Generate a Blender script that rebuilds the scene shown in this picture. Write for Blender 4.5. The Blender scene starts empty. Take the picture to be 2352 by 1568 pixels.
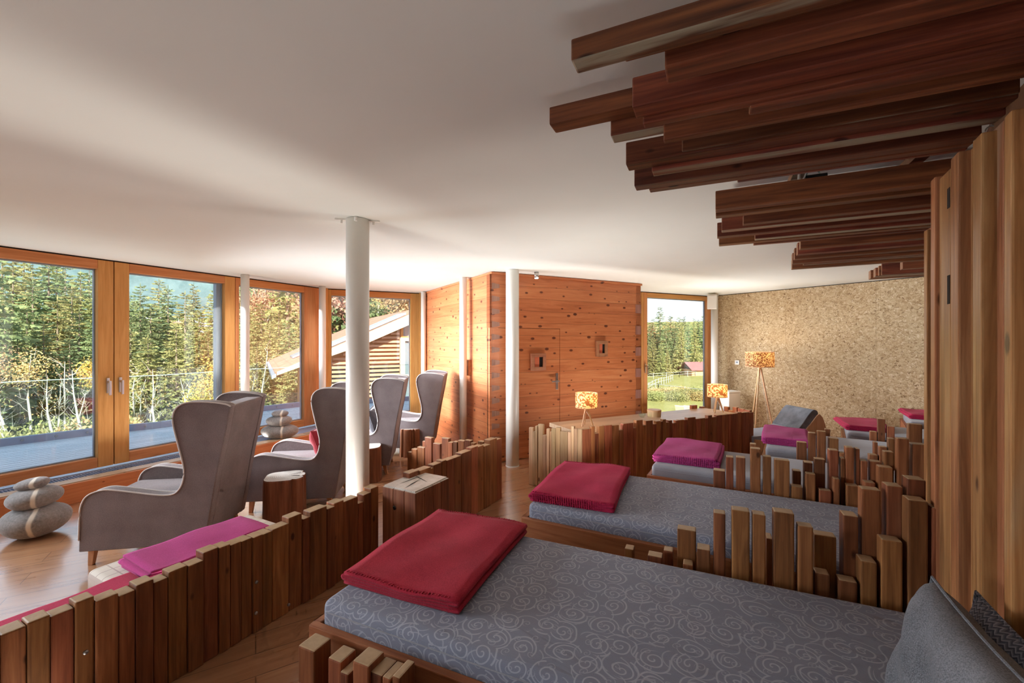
import bpy, bmesh, math, random
from mathutils import Vector, Matrix
from math import sin, cos, pi, radians as R, atan2, hypot

C = bpy.context.scene.collection
random.seed(7)
# ---------------------------------------------------------------- survey helpers
FOC, EYE, CEIL = 980.0, 1.6, 2.52           # focal length (px of a 2352 px wide frame), eye height, ceiling height


def site(px, py, h):
    """point at height h seen along a sight line of the survey photograph"""
    y = FOC * (EYE - h) / (py - 784.0)
    return Vector(((px - 1176) / FOC * y, y, h))


def sight(px, P, d):
    """distance along the plan line P + s d where a sight line crosses it"""
    k = (px - 1176) / FOC
    return (k * P[1] - P[0]) / (d[0] - k * d[1])


def zof(py, y):
    return EYE - y * (py - 784.0) / FOC


# ---------------------------------------------------------------- object helpers
def tag(o, label=None, cat=None, group=None, kind=None):
    if label: o['label'] = label
    if cat: o['category'] = cat
    if group: o['group'] = group
    if kind: o['kind'] = kind
    return o


def thing(name, loc=(0, 0, 0), rz=0.0, label=None, cat=None, group=None, kind=None):
    o = bpy.data.objects.new(name, None)
    o.empty_display_size = 0.1
    C.objects.link(o)
    o.location = loc
    o.rotation_euler = (0, 0, rz)
    return tag(o, label, cat, group, kind)


def link(name, me, m, parent=None, loc=(0, 0, 0), rz=0.0, rot=None):
    o = bpy.data.objects.new(name, me)
    C.objects.link(o)
    if m is not None and not me.materials:
        me.materials.append(m)
    if parent is not None: o.parent = parent
    o.location = loc
    o.rotation_euler = rot if rot is not None else (0, 0, rz)
    return o


def copy_tree(o, parent=None):
    c = o.copy()
    C.objects.link(c)
    if parent is not None: c.parent = parent
    for ch in list(o.children):
        copy_tree(ch, c)
    return c


class MB:
    def __init__(s):
        s.v, s.f = [], []

    def add(s, vs, fs):
        n = len(s.v)
        s.v += [tuple(v) for v in vs]
        s.f += [tuple(i + n for i in f) for f in fs]
        return s

    def box(s, x0, x1, y0, y1, z0, z1, M=None):
        vs = [Vector(p) for p in ((x0, y0, z0), (x1, y0, z0), (x1, y1, z0), (x0, y1, z0), (x0, y0, z1), (x1, y0, z1), (x1, y1, z1), (x0, y1, z1))]
        if M is not None: vs = [M @ v for v in vs]
        return s.add(vs, [(0, 3, 2, 1), (4, 5, 6, 7), (0, 1, 5, 4), (1, 2, 6, 5), (2, 3, 7, 6), (3, 0, 4, 7)])

    def prism(s, poly, z0, z1, M=None):
        n = len(poly)
        vs = [Vector((p[0], p[1], z0)) for p in poly] + [Vector((p[0], p[1], z1)) for p in poly]
        if M is not None: vs = [M @ v for v in vs]
        a = sum(poly[i][0] * poly[(i + 1) % n][1] - poly[(i + 1) % n][0] * poly[i][1] for i in range(n))
        fs = [tuple(range(n - 1, -1, -1)), tuple(range(n, 2 * n))] + [(i, (i + 1) % n, (i + 1) % n + n, i + n) for i in range(n)]
        if a < 0: fs = [tuple(reversed(f)) for f in fs]
        return s.add(vs, fs)

    def tube(s, pts, r, seg=8, cap=True):
        pts = [Vector(p) for p in pts]
        rs = r if isinstance(r, (list, tuple)) else [r] * len(pts)
        vs, fs = [], []
        up = Vector((0, 0, 1))
        for i, p in enumerate(pts):
            t = (pts[min(i + 1, len(pts) - 1)] - pts[max(i - 1, 0)])
            if t.length < 1e-9: t = Vector((0, 0, 1))
            t.normalize()
            a = up.cross(t)
            if a.length < 0.05: a = Vector((1, 0, 0)).cross(t)
            a.normalize()
            b = t.cross(a)
            for k in range(seg):
                w = 2 * pi * k / seg
                vs.append(p + (a * cos(w) + b * sin(w)) * rs[i])
        for i in range(len(pts) - 1):
            for k in range(seg):
                k2 = (k + 1) % seg
                fs.append((i * seg + k, i * seg + k2, (i + 1) * seg + k2, (i + 1) * seg + k))
        if cap:
            fs.append(tuple(range(seg - 1, -1, -1)))
            fs.append(tuple((len(pts) - 1) * seg + k for k in range(seg)))
        return s.add(vs, fs)

    def lathe(s, prof, seg=32, M=None):
        vs, fs = [], []
        for (r, z) in prof:
            for k in range(seg):
                w = 2 * pi * k / seg
                v = Vector((r * cos(w), r * sin(w), z))
                vs.append(M @ v if M is not None else v)
        for i in range(len(prof) - 1):
            for k in range(seg):
                k2 = (k + 1) % seg
                fs.append((i * seg + k, i * seg + k2, (i + 1) * seg + k2, (i + 1) * seg + k))
        fs.append(tuple(range(seg - 1, -1, -1)))
        fs.append(tuple((len(prof) - 1) * seg + k for k in range(seg)))
        return s.add(vs, fs)

    def mesh(s, name, bev=0.0, seg=2, smooth=False, ang=None):
        me = bpy.data.meshes.new(name)
        me.from_pydata(s.v, [], s.f)
        if bev > 0:
            bm = bmesh.new(); bm.from_mesh(me)
            bmesh.ops.remove_doubles(bm, verts=bm.verts, dist=1e-6)
            es = [e for e in bm.edges if len(e.link_faces) == 2 and e.calc_face_angle(0) > (ang or R(35))]
            bmesh.ops.bevel(bm, geom=es, offset=bev, segments=seg, profile=0.6, affect='EDGES', clamp_overlap=True)
            bm.to_mesh(me); bm.free()
        if smooth:
            for p in me.polygons: p.use_smooth = True
        me.update()
        return me

    def build(s, name, m, parent=None, loc=(0, 0, 0), rz=0.0, bev=0.0, seg=2, smooth=False, rot=None, ang=None):
        return link(name, s.mesh(name, bev, seg, smooth, ang), m, parent, loc, rz, rot)


def grid_mesh(nu, nv, fn, name='sheet', closed_u=False, smooth=True):
    vs = [fn(i / nu, j / nv) for j in range(nv + 1) for i in range(nu + (0 if closed_u else 1))]
    w = nu if closed_u else nu + 1
    fs = []
    for j in range(nv):
        for i in range(nu):
            a, b = j * w + i, j * w + (i + 1) % w
            fs.append((a, b, b + w, a + w))
    me = bpy.data.meshes.new(name)
    me.from_pydata([tuple(v) for v in vs], [], fs)
    if smooth:
        for p in me.polygons: p.use_smooth = True
    me.update()
    return me


def spline(pts, n=4, closed=False):
    """Catmull-Rom through pts"""
    out, N = [], len(pts)
    rng = range(N if closed else N - 1)
    for i in rng:
        p0 = pts[(i - 1) % N] if closed or i > 0 else pts[i]
        p1, p2 = pts[i], pts[(i + 1) % N]
        p3 = pts[(i + 2) % N] if closed or i + 2 < N else p2
        for k in range(n):
            t = k / n
            out.append(tuple(0.5 * (2 * p1[a] + (p2[a] - p0[a]) * t + (2 * p0[a] - 5 * p1[a] + 4 * p2[a] - p3[a]) * t * t
                                    + (3 * p1[a] - p0[a] - 3 * p2[a] + p3[a]) * t ** 3) for a in range(len(p1))))
    if not closed: out.append(tuple(pts[-1]))
    return out


# ---------------------------------------------------------------- materials
class NT:
    def __init__(s, name, rough=0.6, spec=0.3):
        s.m = bpy.data.materials.new(name)
        s.m.use_nodes = True
        s.t = s.m.node_tree
        s.b = s.t.nodes['Principled BSDF']
        s.b.inputs['Roughness'].default_value = rough
        s.b.inputs['Specular IOR Level'].default_value = spec
        s.co = None

    def n(s, typ, ins=None, **kw):
        nd = s.t.nodes.new(typ)
        for k, v in kw.items(): setattr(nd, k, v)
        for k, v in (ins or {}).items(): s.set(nd, k, v)
        return nd

    def set(s, nd, k, v):
        sock = nd.inputs[k]
        if hasattr(v, 'is_output'): s.t.links.new(v, sock)
        elif hasattr(v, 'outputs'): s.t.links.new(v.outputs[0], sock)
        else: sock.default_value = v

    def coord(s, kind='Object', rnd=False):
        c = s.n('ShaderNodeTexCoord').outputs[kind]
        if rnd:
            oi = s.n('ShaderNodeObjectInfo').outputs['Random']
            k = s.n('ShaderNodeMath', {0: oi, 1: 37.0}, operation='MULTIPLY')
            c = s.n('ShaderNodeVectorMath', {0: c, 1: k}, operation='ADD').outputs[0]
        return c

    def mapping(s, c, scale=(1, 1, 1), rot=(0, 0, 0), loc=(0, 0, 0)):
        return s.n('ShaderNodeMapping', {'Vector': c, 'Scale': scale, 'Rotation': rot, 'Location': loc}).outputs[0]

    def noise(s, c, scale, detail=3.0, rough=0.55, dist=0.0, out='Fac'):
        return s.n('ShaderNodeTexNoise', {'Vector': c, 'Scale': scale, 'Detail': detail, 'Roughness': rough, 'Distortion': dist}).outputs[out]

    def math(s, op, a, b=0.0, c=None):
        ins = {0: a, 1: b}
        if c is not None: ins[2] = c
        return s.n('ShaderNodeMath', ins, operation=op).outputs[0]

    def ramp(s, fac, stops, interp='LINEAR'):
        nd = s.n('ShaderNodeValToRGB', {'Fac': fac})
        nd.color_ramp.interpolation = interp
        el = nd.color_ramp.elements
        while len(el) < len(stops): el.new(0.5)
        for e, (p, c) in zip(el, stops):
            e.position = p
            e.color = (c[0], c[1], c[2], 1) if isinstance(c, (tuple, list)) else (c, c, c, 1)
        return nd.outputs[0]

    def mix(s, fac, a, b, mode='MIX'):
        nd = s.n('ShaderNodeMix', data_type='RGBA', blend_type=mode)
        for k, v in ((0, fac), (6, a), (7, b)):
            if isinstance(v, (tuple, list)): v = (v[0], v[1], v[2], 1)
            s.set(nd, k, v)
        return nd.outputs[2]

    def sep(s, c):
        return s.n('ShaderNodeSeparateXYZ', {0: c}).outputs

    def bump(s, h, strength=0.3, dist=0.01):
        b = s.n('ShaderNodeBump', {'Height': h, 'Strength': strength, 'Distance': dist})
        s.t.links.new(b.outputs[0], s.b.inputs['Normal'])

    def col(s, c):
        if isinstance(c, (tuple, list)): s.b.inputs['Base Color'].default_value = (c[0], c[1], c[2], 1)
        else: s.t.links.new(c, s.b.inputs['Base Color'])
        return s

    def rnd_value(s, c, spread, hue=0.0):
        oi = s.n('ShaderNodeObjectInfo').outputs['Random']
        v = s.math('MULTIPLY_ADD', oi, 2 * spread, 1 - spread)
        nd = s.n('ShaderNodeHueSaturation', {'Color': c, 'Value': v})
        if hue:
            f = s.math('FRACT', s.math('MULTIPLY', oi, 7.31))
            s.set(nd, 'Hue', s.math('MULTIPLY_ADD', f, 2 * hue, 0.5 - hue))
        return nd.outputs[0]


def plain(name, c, rough=0.5, spec=0.3, metal=0.0):
    t = NT(name, rough, spec); t.col(c)
    t.b.inputs['Metallic'].default_value = metal
    return t.m


def wood(name, c1, c2, c3, axis='Z', rough=0.55, spread=0.25, knots=0.0, fine=1.0, rnd=True, endc=None, bump=0.25, weather=None, spec=0.3, wane=None):
    """sawn wood: grain runs along the local axis; end grain lighter where the board really ends"""
    t = NT(name, rough, spec)
    c = t.coord('Object', rnd)
    a = 'XYZ'.index(axis)
    sc = [16.0 * fine] * 3; sc[a] = 1.1 * fine
    g = t.noise(t.mapping(c, sc), 1.6, 5.0, 0.6, 0.8)
    sc2 = [70.0 * fine] * 3; sc2[a] = 2.0 * fine
    g2 = t.noise(t.mapping(c, sc2), 1.5, 2.0, 0.5)
    f = t.math('ADD', t.math('MULTIPLY', g, 0.72), t.math('MULTIPLY', g2, 0.28))
    col = t.ramp(f, [(0.28, c1), (0.5, c2), (0.72, c3)])
    if weather:
        w = t.noise(t.mapping(c, [5 if i != a else 0.7 for i in range(3)]), 1.0, 3.0, 0.6, 0.4)
        col = t.mix(t.ramp(w, [(0.60, 0.0), (0.74, 0.8)]), col, weather)
    if knots:
        ks = [6.0] * 3; ks[a] = 3.0
        v = t.n('ShaderNodeTexVoronoi', {'Vector': t.mapping(c, ks), 'Scale': 1.0})
        k = t.ramp(v.outputs['Distance'], [(knots, 1.0), (knots * 1.7, 0.0)])
        col = t.mix(t.math('MULTIPLY', k, 0.85), col, (c1[0] * 0.35, c1[1] * 0.3, c1[2] * 0.3))
    if spread: col = t.rnd_value(col, spread, 0.012)
    if wane:                                       # weathered, bark-side underfaces on some of the beams
        oi = t.n('ShaderNodeObjectInfo').outputs['Random']
        nd = t.sep(t.n('ShaderNodeTexCoord').outputs['Normal'])[2]
        wv = t.noise(t.mapping(c, [9 if i != a else 0.9 for i in range(3)]), 1.0, 4.0, 0.65, 0.8)
        wm_ = t.math('MULTIPLY', t.math('LESS_THAN', nd, -0.3), t.ramp(wv, [(0.42, 0.0), (0.56, 1.0)]))
        col = t.mix(t.math('MULTIPLY', wm_, t.math('GREATER_THAN', t.math('FRACT', t.math('MULTIPLY', oi, 5.7)), 0.55)), col, wane)
    if endc:
        nz = t.sep(t.n('ShaderNodeTexCoord').outputs['Normal'])[a]
        e = t.math('GREATER_THAN', t.math('ABSOLUTE', nz), 0.8)
        ring = t.noise(t.mapping(c, (1, 1, 1)), 40.0, 2.0)
        col = t.mix(e, col, t.mix(ring, endc, (endc[0] * 0.72, endc[1] * 0.68, endc[2] * 0.62)))
    t.col(col)
    t.bump(f, bump, 0.004)
    return t.m


def fabric(name, c1, c2, scale=300, rough=0.95, sheen=0.3, blot=6.0):
    t = NT(name, rough, 0.15)
    c = t.coord('Object')
    a = t.noise(c, scale, 2.0)
    b = t.noise(c, blot, 3.0)
    f = t.math('ADD', t.math('MULTIPLY', a, 0.6), t.math('MULTIPLY', b, 0.4))
    t.col(t.ramp(f, [(0.35, c1), (0.65, c2)]))
    t.b.inputs['Sheen Weight'].default_value = sheen
    t.bump(a, 0.15, 0.002)
    return t.m


M = {}
# reclaimed timber of fences, beams and wall cladding
M['post'] = wood('reclaimed_post_wood', (0.095, 0.032, 0.014), (0.24, 0.086, 0.034), (0.38, 0.155, 0.062), 'Z', 0.42, 0.35, 0.05, endc=(0.52, 0.36, 0.21))
M['post_lit'] = wood('lit_post_wood', (0.13, 0.042, 0.018), (0.33, 0.115, 0.048), (0.46, 0.19, 0.085), 'Z', 0.42, 0.3, 0.05, endc=(0.55, 0.38, 0.23))  # brighter copy of the post wood, standing in for light on it
M['post_pale'] = wood('pale_post_wood', (0.36, 0.20, 0.10), (0.55, 0.35, 0.19), (0.66, 0.46, 0.28), 'Z', 0.5, 0.25, 0.05, endc=(0.6, 0.45, 0.3))
M['beam'] = wood('reclaimed_beam_wood', (0.045, 0.011, 0.006), (0.155, 0.042, 0.018), (0.30, 0.095, 0.036), 'X', 0.5, 0.25, 0.05, endc=(0.30, 0.14, 0.07), wane=(0.34, 0.29, 0.20), bump=.5)
M['slat'] = wood('wall_slat_wood', (0.17, 0.060, 0.025), (0.39, 0.165, 0.068), (0.56, 0.29, 0.13), 'Z', 0.35, 0.14, 0.06, endc=(0.45, 0.3, 0.18), weather=(0.42, 0.31, 0.19), bump=.45)
M['stump'] = wood('stump_wood', (0.10, 0.035, 0.016), (0.24, 0.095, 0.04), (0.38, 0.18, 0.085), 'Z', 0.6, 0.2, 0.03, fine=0.8, endc=(0.70, 0.64, 0.56))
M['bedframe'] = wood('bed_frame_wood', (0.21, 0.075, 0.028), (0.35, 0.135, 0.052), (0.43, 0.19, 0.08), 'X', 0.45, 0.08)
M['tabletop'] = wood('table_plank_wood', (0.36, 0.22, 0.13), (0.52, 0.35, 0.22), (0.62, 0.46, 0.32), 'X', 0.35, 0.0, 0.03)
M['ledge_top'] = wood('ledge_wood', (0.45, 0.30, 0.18), (0.58, 0.42, 0.27), (0.66, 0.5, 0.34), 'X', 0.3, 0.0)
M['ledge_front'] = wood('ledge_plank_wood', (0.50, 0.16, 0.06), (0.62, 0.22, 0.085), (0.70, 0.29, 0.12), 'X', 0.45, 0.0, 0.03)
M['winframe'] = wood('window_frame_wood', (0.44, 0.19, 0.06), (0.56, 0.26, 0.09), (0.64, 0.32, 0.12), 'Z', 0.7, 0.04, spec=0.12)
M['winrail'] = wood('window_rail_wood', (0.44, 0.19, 0.06), (0.56, 0.26, 0.09), (0.64, 0.32, 0.12), 'X', 0.7, 0.04, spec=0.12)
M['leg'] = wood('leg_wood', (0.42, 0.20, 0.09), (0.56, 0.29, 0.14), (0.64, 0.36, 0.19), 'Z', 0.4, 0.05)
M['lampwood'] = wood('lamp_leg_wood', (0.55, 0.30, 0.15), (0.66, 0.40, 0.22), (0.74, 0.48, 0.28), 'Z', 0.4, 0.03)
M['white'] = plain('white_paint', (0.86, 0.83, 0.77), 0.45)
M['steelwhite'] = plain('white_lacquered_steel', (0.84, 0.81, 0.75), 0.35, 0.4)
M['chrome'] = plain('brushed_steel', (0.66, 0.64, 0.62), 0.3, 0.5, 1.0)
M['black'] = plain('black_plastic', (0.02, 0.02, 0.02), 0.4)
M['darkgap'] = plain('dark_seal', (0.03, 0.022, 0.018), 0.8)
M['alu'] = plain('grey_aluminium', (0.24, 0.28, 0.36), 0.4, 0.4)
M['zinc'] = plain('zinc_sheet', (0.29, 0.31, 0.40), 0.5, 0.4)
M['bolt'] = plain('bolt_steel', (0.35, 0.34, 0.34), 0.35, 0.5, 0.9)


def ceiling_mat():
    t = NT('ceiling_plaster', 0.85, 0.15)
    c = t.coord('Object')
    n = t.noise(c, 0.7, 4.0, 0.6, 0.4)
    t.col(t.ramp(n, [(0.3, (0.785, 0.78, 0.715)), (0.7, (0.825, 0.825, 0.765))]))
    t.bump(t.noise(t.mapping(c, (0.5, 1.6, 1)), 1.1, 3.0), 0.25, 0.05)
    return t.m


def floor_mat():
    t = NT('floor_boards', 0.28, 0.5)
    t.b.inputs['Coat Weight'].default_value = 0.9; t.b.inputs['Coat Roughness'].default_value = 0.18; t.b.inputs['Coat IOR'].default_value = 2.4
    c = t.mapping(t.coord('Object'), rot=(0, 0, R(-31)))
    br = t.n('ShaderNodeTexBrick', {'Vector': c, 'Scale': 1.0, 'Color1': (0.3, 0.3, 0.3, 1), 'Color2': (0.7, 0.7, 0.7, 1), 'Mortar': (0, 0, 0, 1), 'Mortar Size': 0.0028,
                                    'Brick Width': 3.6, 'Row Height': 0.17, 'Bias': 0.0}, offset=0.37)
    per = br.outputs['Color']
    g = t.noise(t.mapping(c, (1.0, 14, 1)), 1.6, 5.0, 0.6, 0.7)
    f = t.math('ADD', t.math('MULTIPLY', g, 0.75), t.math('MULTIPLY', per, 0.25))
    col = t.ramp(f, [(0.25, (0.27, 0.12, 0.055)), (0.5, (0.38, 0.185, 0.088)), (0.75, (0.47, 0.26, 0.135))])
    v = t.n('ShaderNodeTexVoronoi', {'Vector': t.mapping(c, (1.6, 4.0, 1)), 'Scale': 1.0})
    col = t.mix(t.ramp(v.outputs['Distance'], [(0.035, 0.8), (0.07, 0.0)]), col, (0.10, 0.035, 0.015))
    col = t.mix(t.math('MULTIPLY', br.outputs['Fac'], 0.6), col, (0.10, 0.045, 0.022))
    t.col(col)
    t.set(t.b, 'Roughness', t.math('MULTIPLY_ADD', g, 0.3, 0.16))
    t.bump(t.math('SUBTRACT', t.math('MULTIPLY', g, 0.5), br.outputs['Fac']), 0.35, 0.004)
    return t.m


def log_mat():
    """planed pine log courses, 168 mm high"""
    t = NT('pine_log_wood', 0.42, 0.5)
    c = t.coord('Object')
    x, y, z = t.sep(c)[:3]
    row = t.math('FLOOR', t.math('DIVIDE', z, 0.168))
    fr = t.math('FRACT', t.math('DIVIDE', z, 0.168))
    wn = t.n('ShaderNodeTexWhiteNoise', {'W': row}, noise_dimensions='1D').outputs[0]
    cc = t.n('ShaderNodeCombineXYZ', {0: t.math('ADD', x, t.math('MULTIPLY', wn, 31.0)), 1: y, 2: z}).outputs[0]
    g = t.noise(t.mapping(cc, (1.0, 1, 15)), 1.6, 5.0, 0.62, 0.9)
    f = t.math('MULTIPLY_ADD', wn, 0.16, t.math('MULTIPLY', g, 0.86))
    col = t.ramp(f, [(0.28, (0.40, 0.110, 0.036)), (0.5, (0.54, 0.17, 0.060)), (0.75, (0.64, 0.25, 0.10))])
    c2 = t.n('ShaderNodeCombineXYZ', {0: t.math('MULTIPLY', t.math('ADD', x, t.math('MULTIPLY', wn, 31.0)), 3.4), 1: t.math('MULTIPLY', z, 6.0), 2: 0.0}).outputs[0]
    v = t.n('ShaderNodeTexVoronoi', {'Vector': c2, 'Scale': 1.0, 'Randomness': 1.0}, voronoi_dimensions='2D')
    rk = t.math('MULTIPLY', t.sep(v.outputs['Color'])[1], 0.09)
    k = t.ramp(t.math('SUBTRACT', v.outputs['Distance'], rk), [(0.0, 1.0), (0.05, 0.0)])
    col = t.mix(t.math('MULTIPLY', k, 0.9), col, (0.10, 0.02, 0.008))
    edge = t.math('LESS_THAN', fr, 0.022)
    col = t.mix(t.math('MULTIPLY', edge, 0.8), col, (0.10, 0.035, 0.014))
    t.col(col)
    t.bump(t.math('SUBTRACT', t.math('MULTIPLY', g, 0.5), edge), 0.3, 0.006)
    return t.m


def cork_mat():
    t = NT('pressed_straw_board', 0.85, 0.15)
    c = t.coord('Object')
    n = t.n('ShaderNodeVectorMath', {0: t.noise(c, 22.0, 2.0, 0.5, out='Color'), 'Scale': 0.10}, operation='SCALE').outputs[0]
    cw = t.n('ShaderNodeVectorMath', {0: c, 1: n}, operation='ADD').outputs[0]
    v = t.n('ShaderNodeTexVoronoi', {'Vector': t.mapping(cw, (46, 46, 74)), 'Scale': 1.0})
    s = t.sep(v.outputs['Color'])[0]
    big = t.noise(c, 1.4, 4.0, 0.6)
    col = t.ramp(s, [(0.0, (0.16, 0.08, 0.035)), (0.10, (0.36, 0.23, 0.115)), (0.40, (0.50, 0.355, 0.20)), (0.85, (0.62, 0.475, 0.29)), (1.0, (0.76, 0.63, 0.44))])
    col = t.mix(0.25, col, t.ramp(big, [(0.35, (0.42, 0.27, 0.13)), (0.7, (0.56, 0.46, 0.29))]))
    v2 = t.n('ShaderNodeTexVoronoi', {'Vector': t.mapping(c, (5, 5, 6)), 'Scale': 1.0})
    col = t.mix(t.ramp(v2.outputs['Distance'], [(0.06, 0.75), (0.10, 0.0)]), col, (0.72, 0.60, 0.42))
    j = t.math('LESS_THAN', t.math('FRACT', t.math('DIVIDE', t.sep(c)[0], 1.25)), 0.004)
    col = t.mix(t.math('MULTIPLY', j, 0.5), col, (0.2, 0.12, 0.06))
    t.col(col)
    t.bump(s, 0.3, 0.004)
    return t.m


def swirl_mat(name, base, line, cell=0.102, amt=1.0):
    """woven cover with scroll ornament; laid out over the mattress by its UV (metres)"""
    t = NT(name, 0.85, 0.2)
    c = t.coord('Object')
    uv = t.mapping(t.coord('UV'), (1 / cell, 1 / cell, 1 / cell))
    wob = t.noise(uv, 0.8, 1.0, 0.4, out='Color')
    uv = t.n('ShaderNodeVectorMath', {0: uv, 1: t.n('ShaderNodeVectorMath', {0: wob, 'Scale': 0.35}, operation='SCALE').outputs[0]}, operation='ADD').outputs[0]

    def layer(uv, R0, turns, sgn, ring):
        v = t.n('ShaderNodeTexVoronoi', {'Vector': uv, 'Scale': 1.0, 'Randomness': 0.5}, voronoi_dimensions='2D')
        off = t.n('ShaderNodeVectorMath', {0: uv, 1: v.outputs['Position']}, operation='SUBTRACT').outputs[0]
        x, y = t.sep(off)[:2]
        q = t.sep(v.outputs['Color'])[0]
        r = t.math('SQRT', t.math('ADD', t.math('MULTIPLY', x, x), t.math('MULTIPLY', y, y)))
        th = t.math('DIVIDE', t.math('ARCTAN2', y, x), 2 * pi)
        f = t.math('FRACT', t.math('ADD', t.math('MULTIPLY_ADD', r, turns, t.math('MULTIPLY', th, sgn)), t.math('MULTIPLY', q, 3.0)))
        d = t.math('ABSOLUTE', t.math('SUBTRACT', f, 0.5))
        ln = t.math('MULTIPLY', t.ramp(d, [(0.085, 1.0), (0.15, 0.0)]), t.math('LESS_THAN', r, R0))
        rg = t.ramp(t.math('ABSOLUTE', t.math('SUBTRACT', r, ring)), [(0.018, 1.0), (0.036, 0.0)])
        arc = t.math('FRACT', t.math('ADD', th, t.math('MULTIPLY', q, 5.0)))
        return t.math('MAXIMUM', ln, t.math('MULTIPLY', rg, t.math('LESS_THAN', arc, 0.62)))
    a = layer(uv, 0.40, 4.6, 1.0, 0.50)
    b = layer(t.mapping(uv, (1.25, 1.25, 1), loc=(0.53, 0.37, 0)), 0.20, 7.0, -1.0, 0.52)
    m = t.math('MAXIMUM', a, t.math('MULTIPLY', b, 0.75))
    weave = t.noise(c, 420.0, 1.0)
    bc = t.mix(weave, base, tuple(x * 1.25 for x in base))
    t.col(t.mix(t.math('MULTIPLY', m, amt), bc, line))
    wr = t.noise(t.mapping(c, (2.0, 7.0, 3)), 2.2, 3.0, 0.5, 0.6)
    t.bump(t.math('ADD', t.math('MULTIPLY', wr, 1.0), t.math('MULTIPLY', weave, 0.05)), 0.35, 0.02)
    t.b.inputs['Sheen Weight'].default_value = 0.15
    return t.m


M['ceiling'], M['floor'], M['log'], M['cork'] = ceiling_mat(), floor_mat(), log_mat(), cork_mat()
M['loggrain'] = wood('log_end_grain', (0.26, 0.12, 0.085), (0.36, 0.18, 0.13), (0.44, 0.24, 0.17), 'Z', 0.6, 0.12)
M['swirl'] = swirl_mat('scroll_patterned_cover', (0.20, 0.215, 0.275), (0.38, 0.395, 0.47))
M['sheet'] = fabric('plain_grey_cover', (0.26, 0.265, 0.30), (0.34, 0.345, 0.385), 260)
M['blanket_red'] = fabric('wine_red_fleece', (0.30, 0.014, 0.032), (0.48, 0.032, 0.060), 220, 1.0, 0.06)
M['blanket_mag'] = fabric('magenta_fleece', (0.36, 0.035, 0.16), (0.50, 0.065, 0.24), 220, 1.0, 0.06)
M['blanket_rose'] = fabric('raspberry_fleece', (0.36, 0.014, 0.055), (0.52, 0.028, 0.09), 220, 1.0, 0.06)
M['chair'] = fabric('chair_grey_fabric', (0.15, 0.115, 0.110), (0.25, 0.20, 0.195), 180, 0.9, 0.15)
M['piping'] = fabric('pale_piping', (0.55, 0.50, 0.47), (0.66, 0.61, 0.58), 200)
M['cush_grey'] = fabric('grey_melange_fabric', (0.085, 0.09, 0.10), (0.26, 0.265, 0.29), 330, 0.95, 0.05)
M['cush_dark'] = fabric('charcoal_fabric', (0.05, 0.045, 0.05), (0.11, 0.10, 0.105), 200)
M['cush_red'] = fabric('red_cushion_fabric', (0.30, 0.02, 0.03), (0.42, 0.035, 0.045), 200)


def herring_mat():
    t = NT('herringbone_knit', 0.95, 0.15)
    c = t.coord('Object')
    x, y = t.sep(t.mapping(c, (1, 1, 1)))[:2]
    zig = t.math('ABSOLUTE', t.math('SUBTRACT', t.math('FRACT', t.math('MULTIPLY', x, 50.0)), 0.5))
    f = t.math('FRACT', t.math('MULTIPLY_ADD', y, 95.0, t.math('MULTIPLY', zig, 1.6)))
    m = t.ramp(f, [(0.35, 0.0), (0.5, 1.0), (0.8, 0.3)])
    t.col(t.mix(m, (0.075, 0.08, 0.105), (0.34, 0.34, 0.40)))
    t.bump(m, 0.5, 0.006)
    return t.m


def plaid_mat():
    t = NT('cream_check_cover', 0.9, 0.2)
    c = t.coord('Object')
    x, y = t.sep(c)[:2]
    a = t.math('LESS_THAN', t.math('FRACT', t.math('MULTIPLY', x, 14.0)), 0.09)
    b = t.math('LESS_THAN', t.math('FRACT', t.math('MULTIPLY', y, 14.0)), 0.09)
    t.col(t.mix(t.math('MULTIPLY', t.math('MAXIMUM', a, b), 0.6), (0.66, 0.60, 0.52), (0.32, 0.24, 0.22)))
    return t.m


def stone_mat():
    t = NT('grey_felt', 0.98, 0.1)
    c = t.coord('Object')
    n = t.noise(c, 60, 4.0, 0.7)
    n2 = t.noise(c, 5, 2.0)
    col = t.ramp(t.math('ADD', t.math('MULTIPLY', n, 0.65), t.math('MULTIPLY', n2, 0.35)), [(0.3, (0.13, 0.12, 0.115)), (0.7, (0.36, 0.335, 0.32))])
    x, y, z = t.sep(c)[:3]
    w = t.math('ABSOLUTE', t.math('ADD', t.math('SUBTRACT', x, 0.062), t.math('ADD', t.math('MULTIPLY', y, 0.35), t.math('MULTIPLY', t.noise(c, 7, 1.0), 0.05))))
    col = t.mix(t.ramp(w, [(0.010, 1.0), (0.017, 0.0)]), col, (0.74, 0.68, 0.58))
    t.col(col)
    t.b.inputs['Sheen Weight'].default_value = 0.4
    t.bump(n, 0.3, 0.004)
    return t.m


def shade_mat(name, scale, cut, light, dark, tl, td):
    """cork-print lamp shade: thin paper that lets the bulb shine through the gaps of the print"""
    t = NT(name, 0.8, 0.1)
    c = t.coord('Object')
    v = t.n('ShaderNodeTexVoronoi', {'Vector': c, 'Scale': scale})
    s = t.ramp(t.sep(v.outputs['Color'])[0], [(cut, 0.0), (cut + .08, 1.0)])
    col = t.mix(s, light, dark)
    dif = t.n('ShaderNodeBsdfDiffuse', {'Color': col})
    trc = t.mix(s, tl, td)
    trn = t.n('ShaderNodeBsdfTranslucent', {'Color': trc})
    mx = t.n('ShaderNodeMixShader', {0: 0.55, 1: dif.outputs[0], 2: trn.outputs[0]})
    t.t.links.new(mx.outputs[0], t.t.nodes['Material Output'].inputs['Surface'])
    return t.m


def emit_mat(name, c, s):
    t = NT(name)
    t.b.inputs['Emission Color'].default_value = (*c, 1)
    t.b.inputs['Emission Strength'].default_value = s
    t.col(c)
    return t.m


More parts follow.
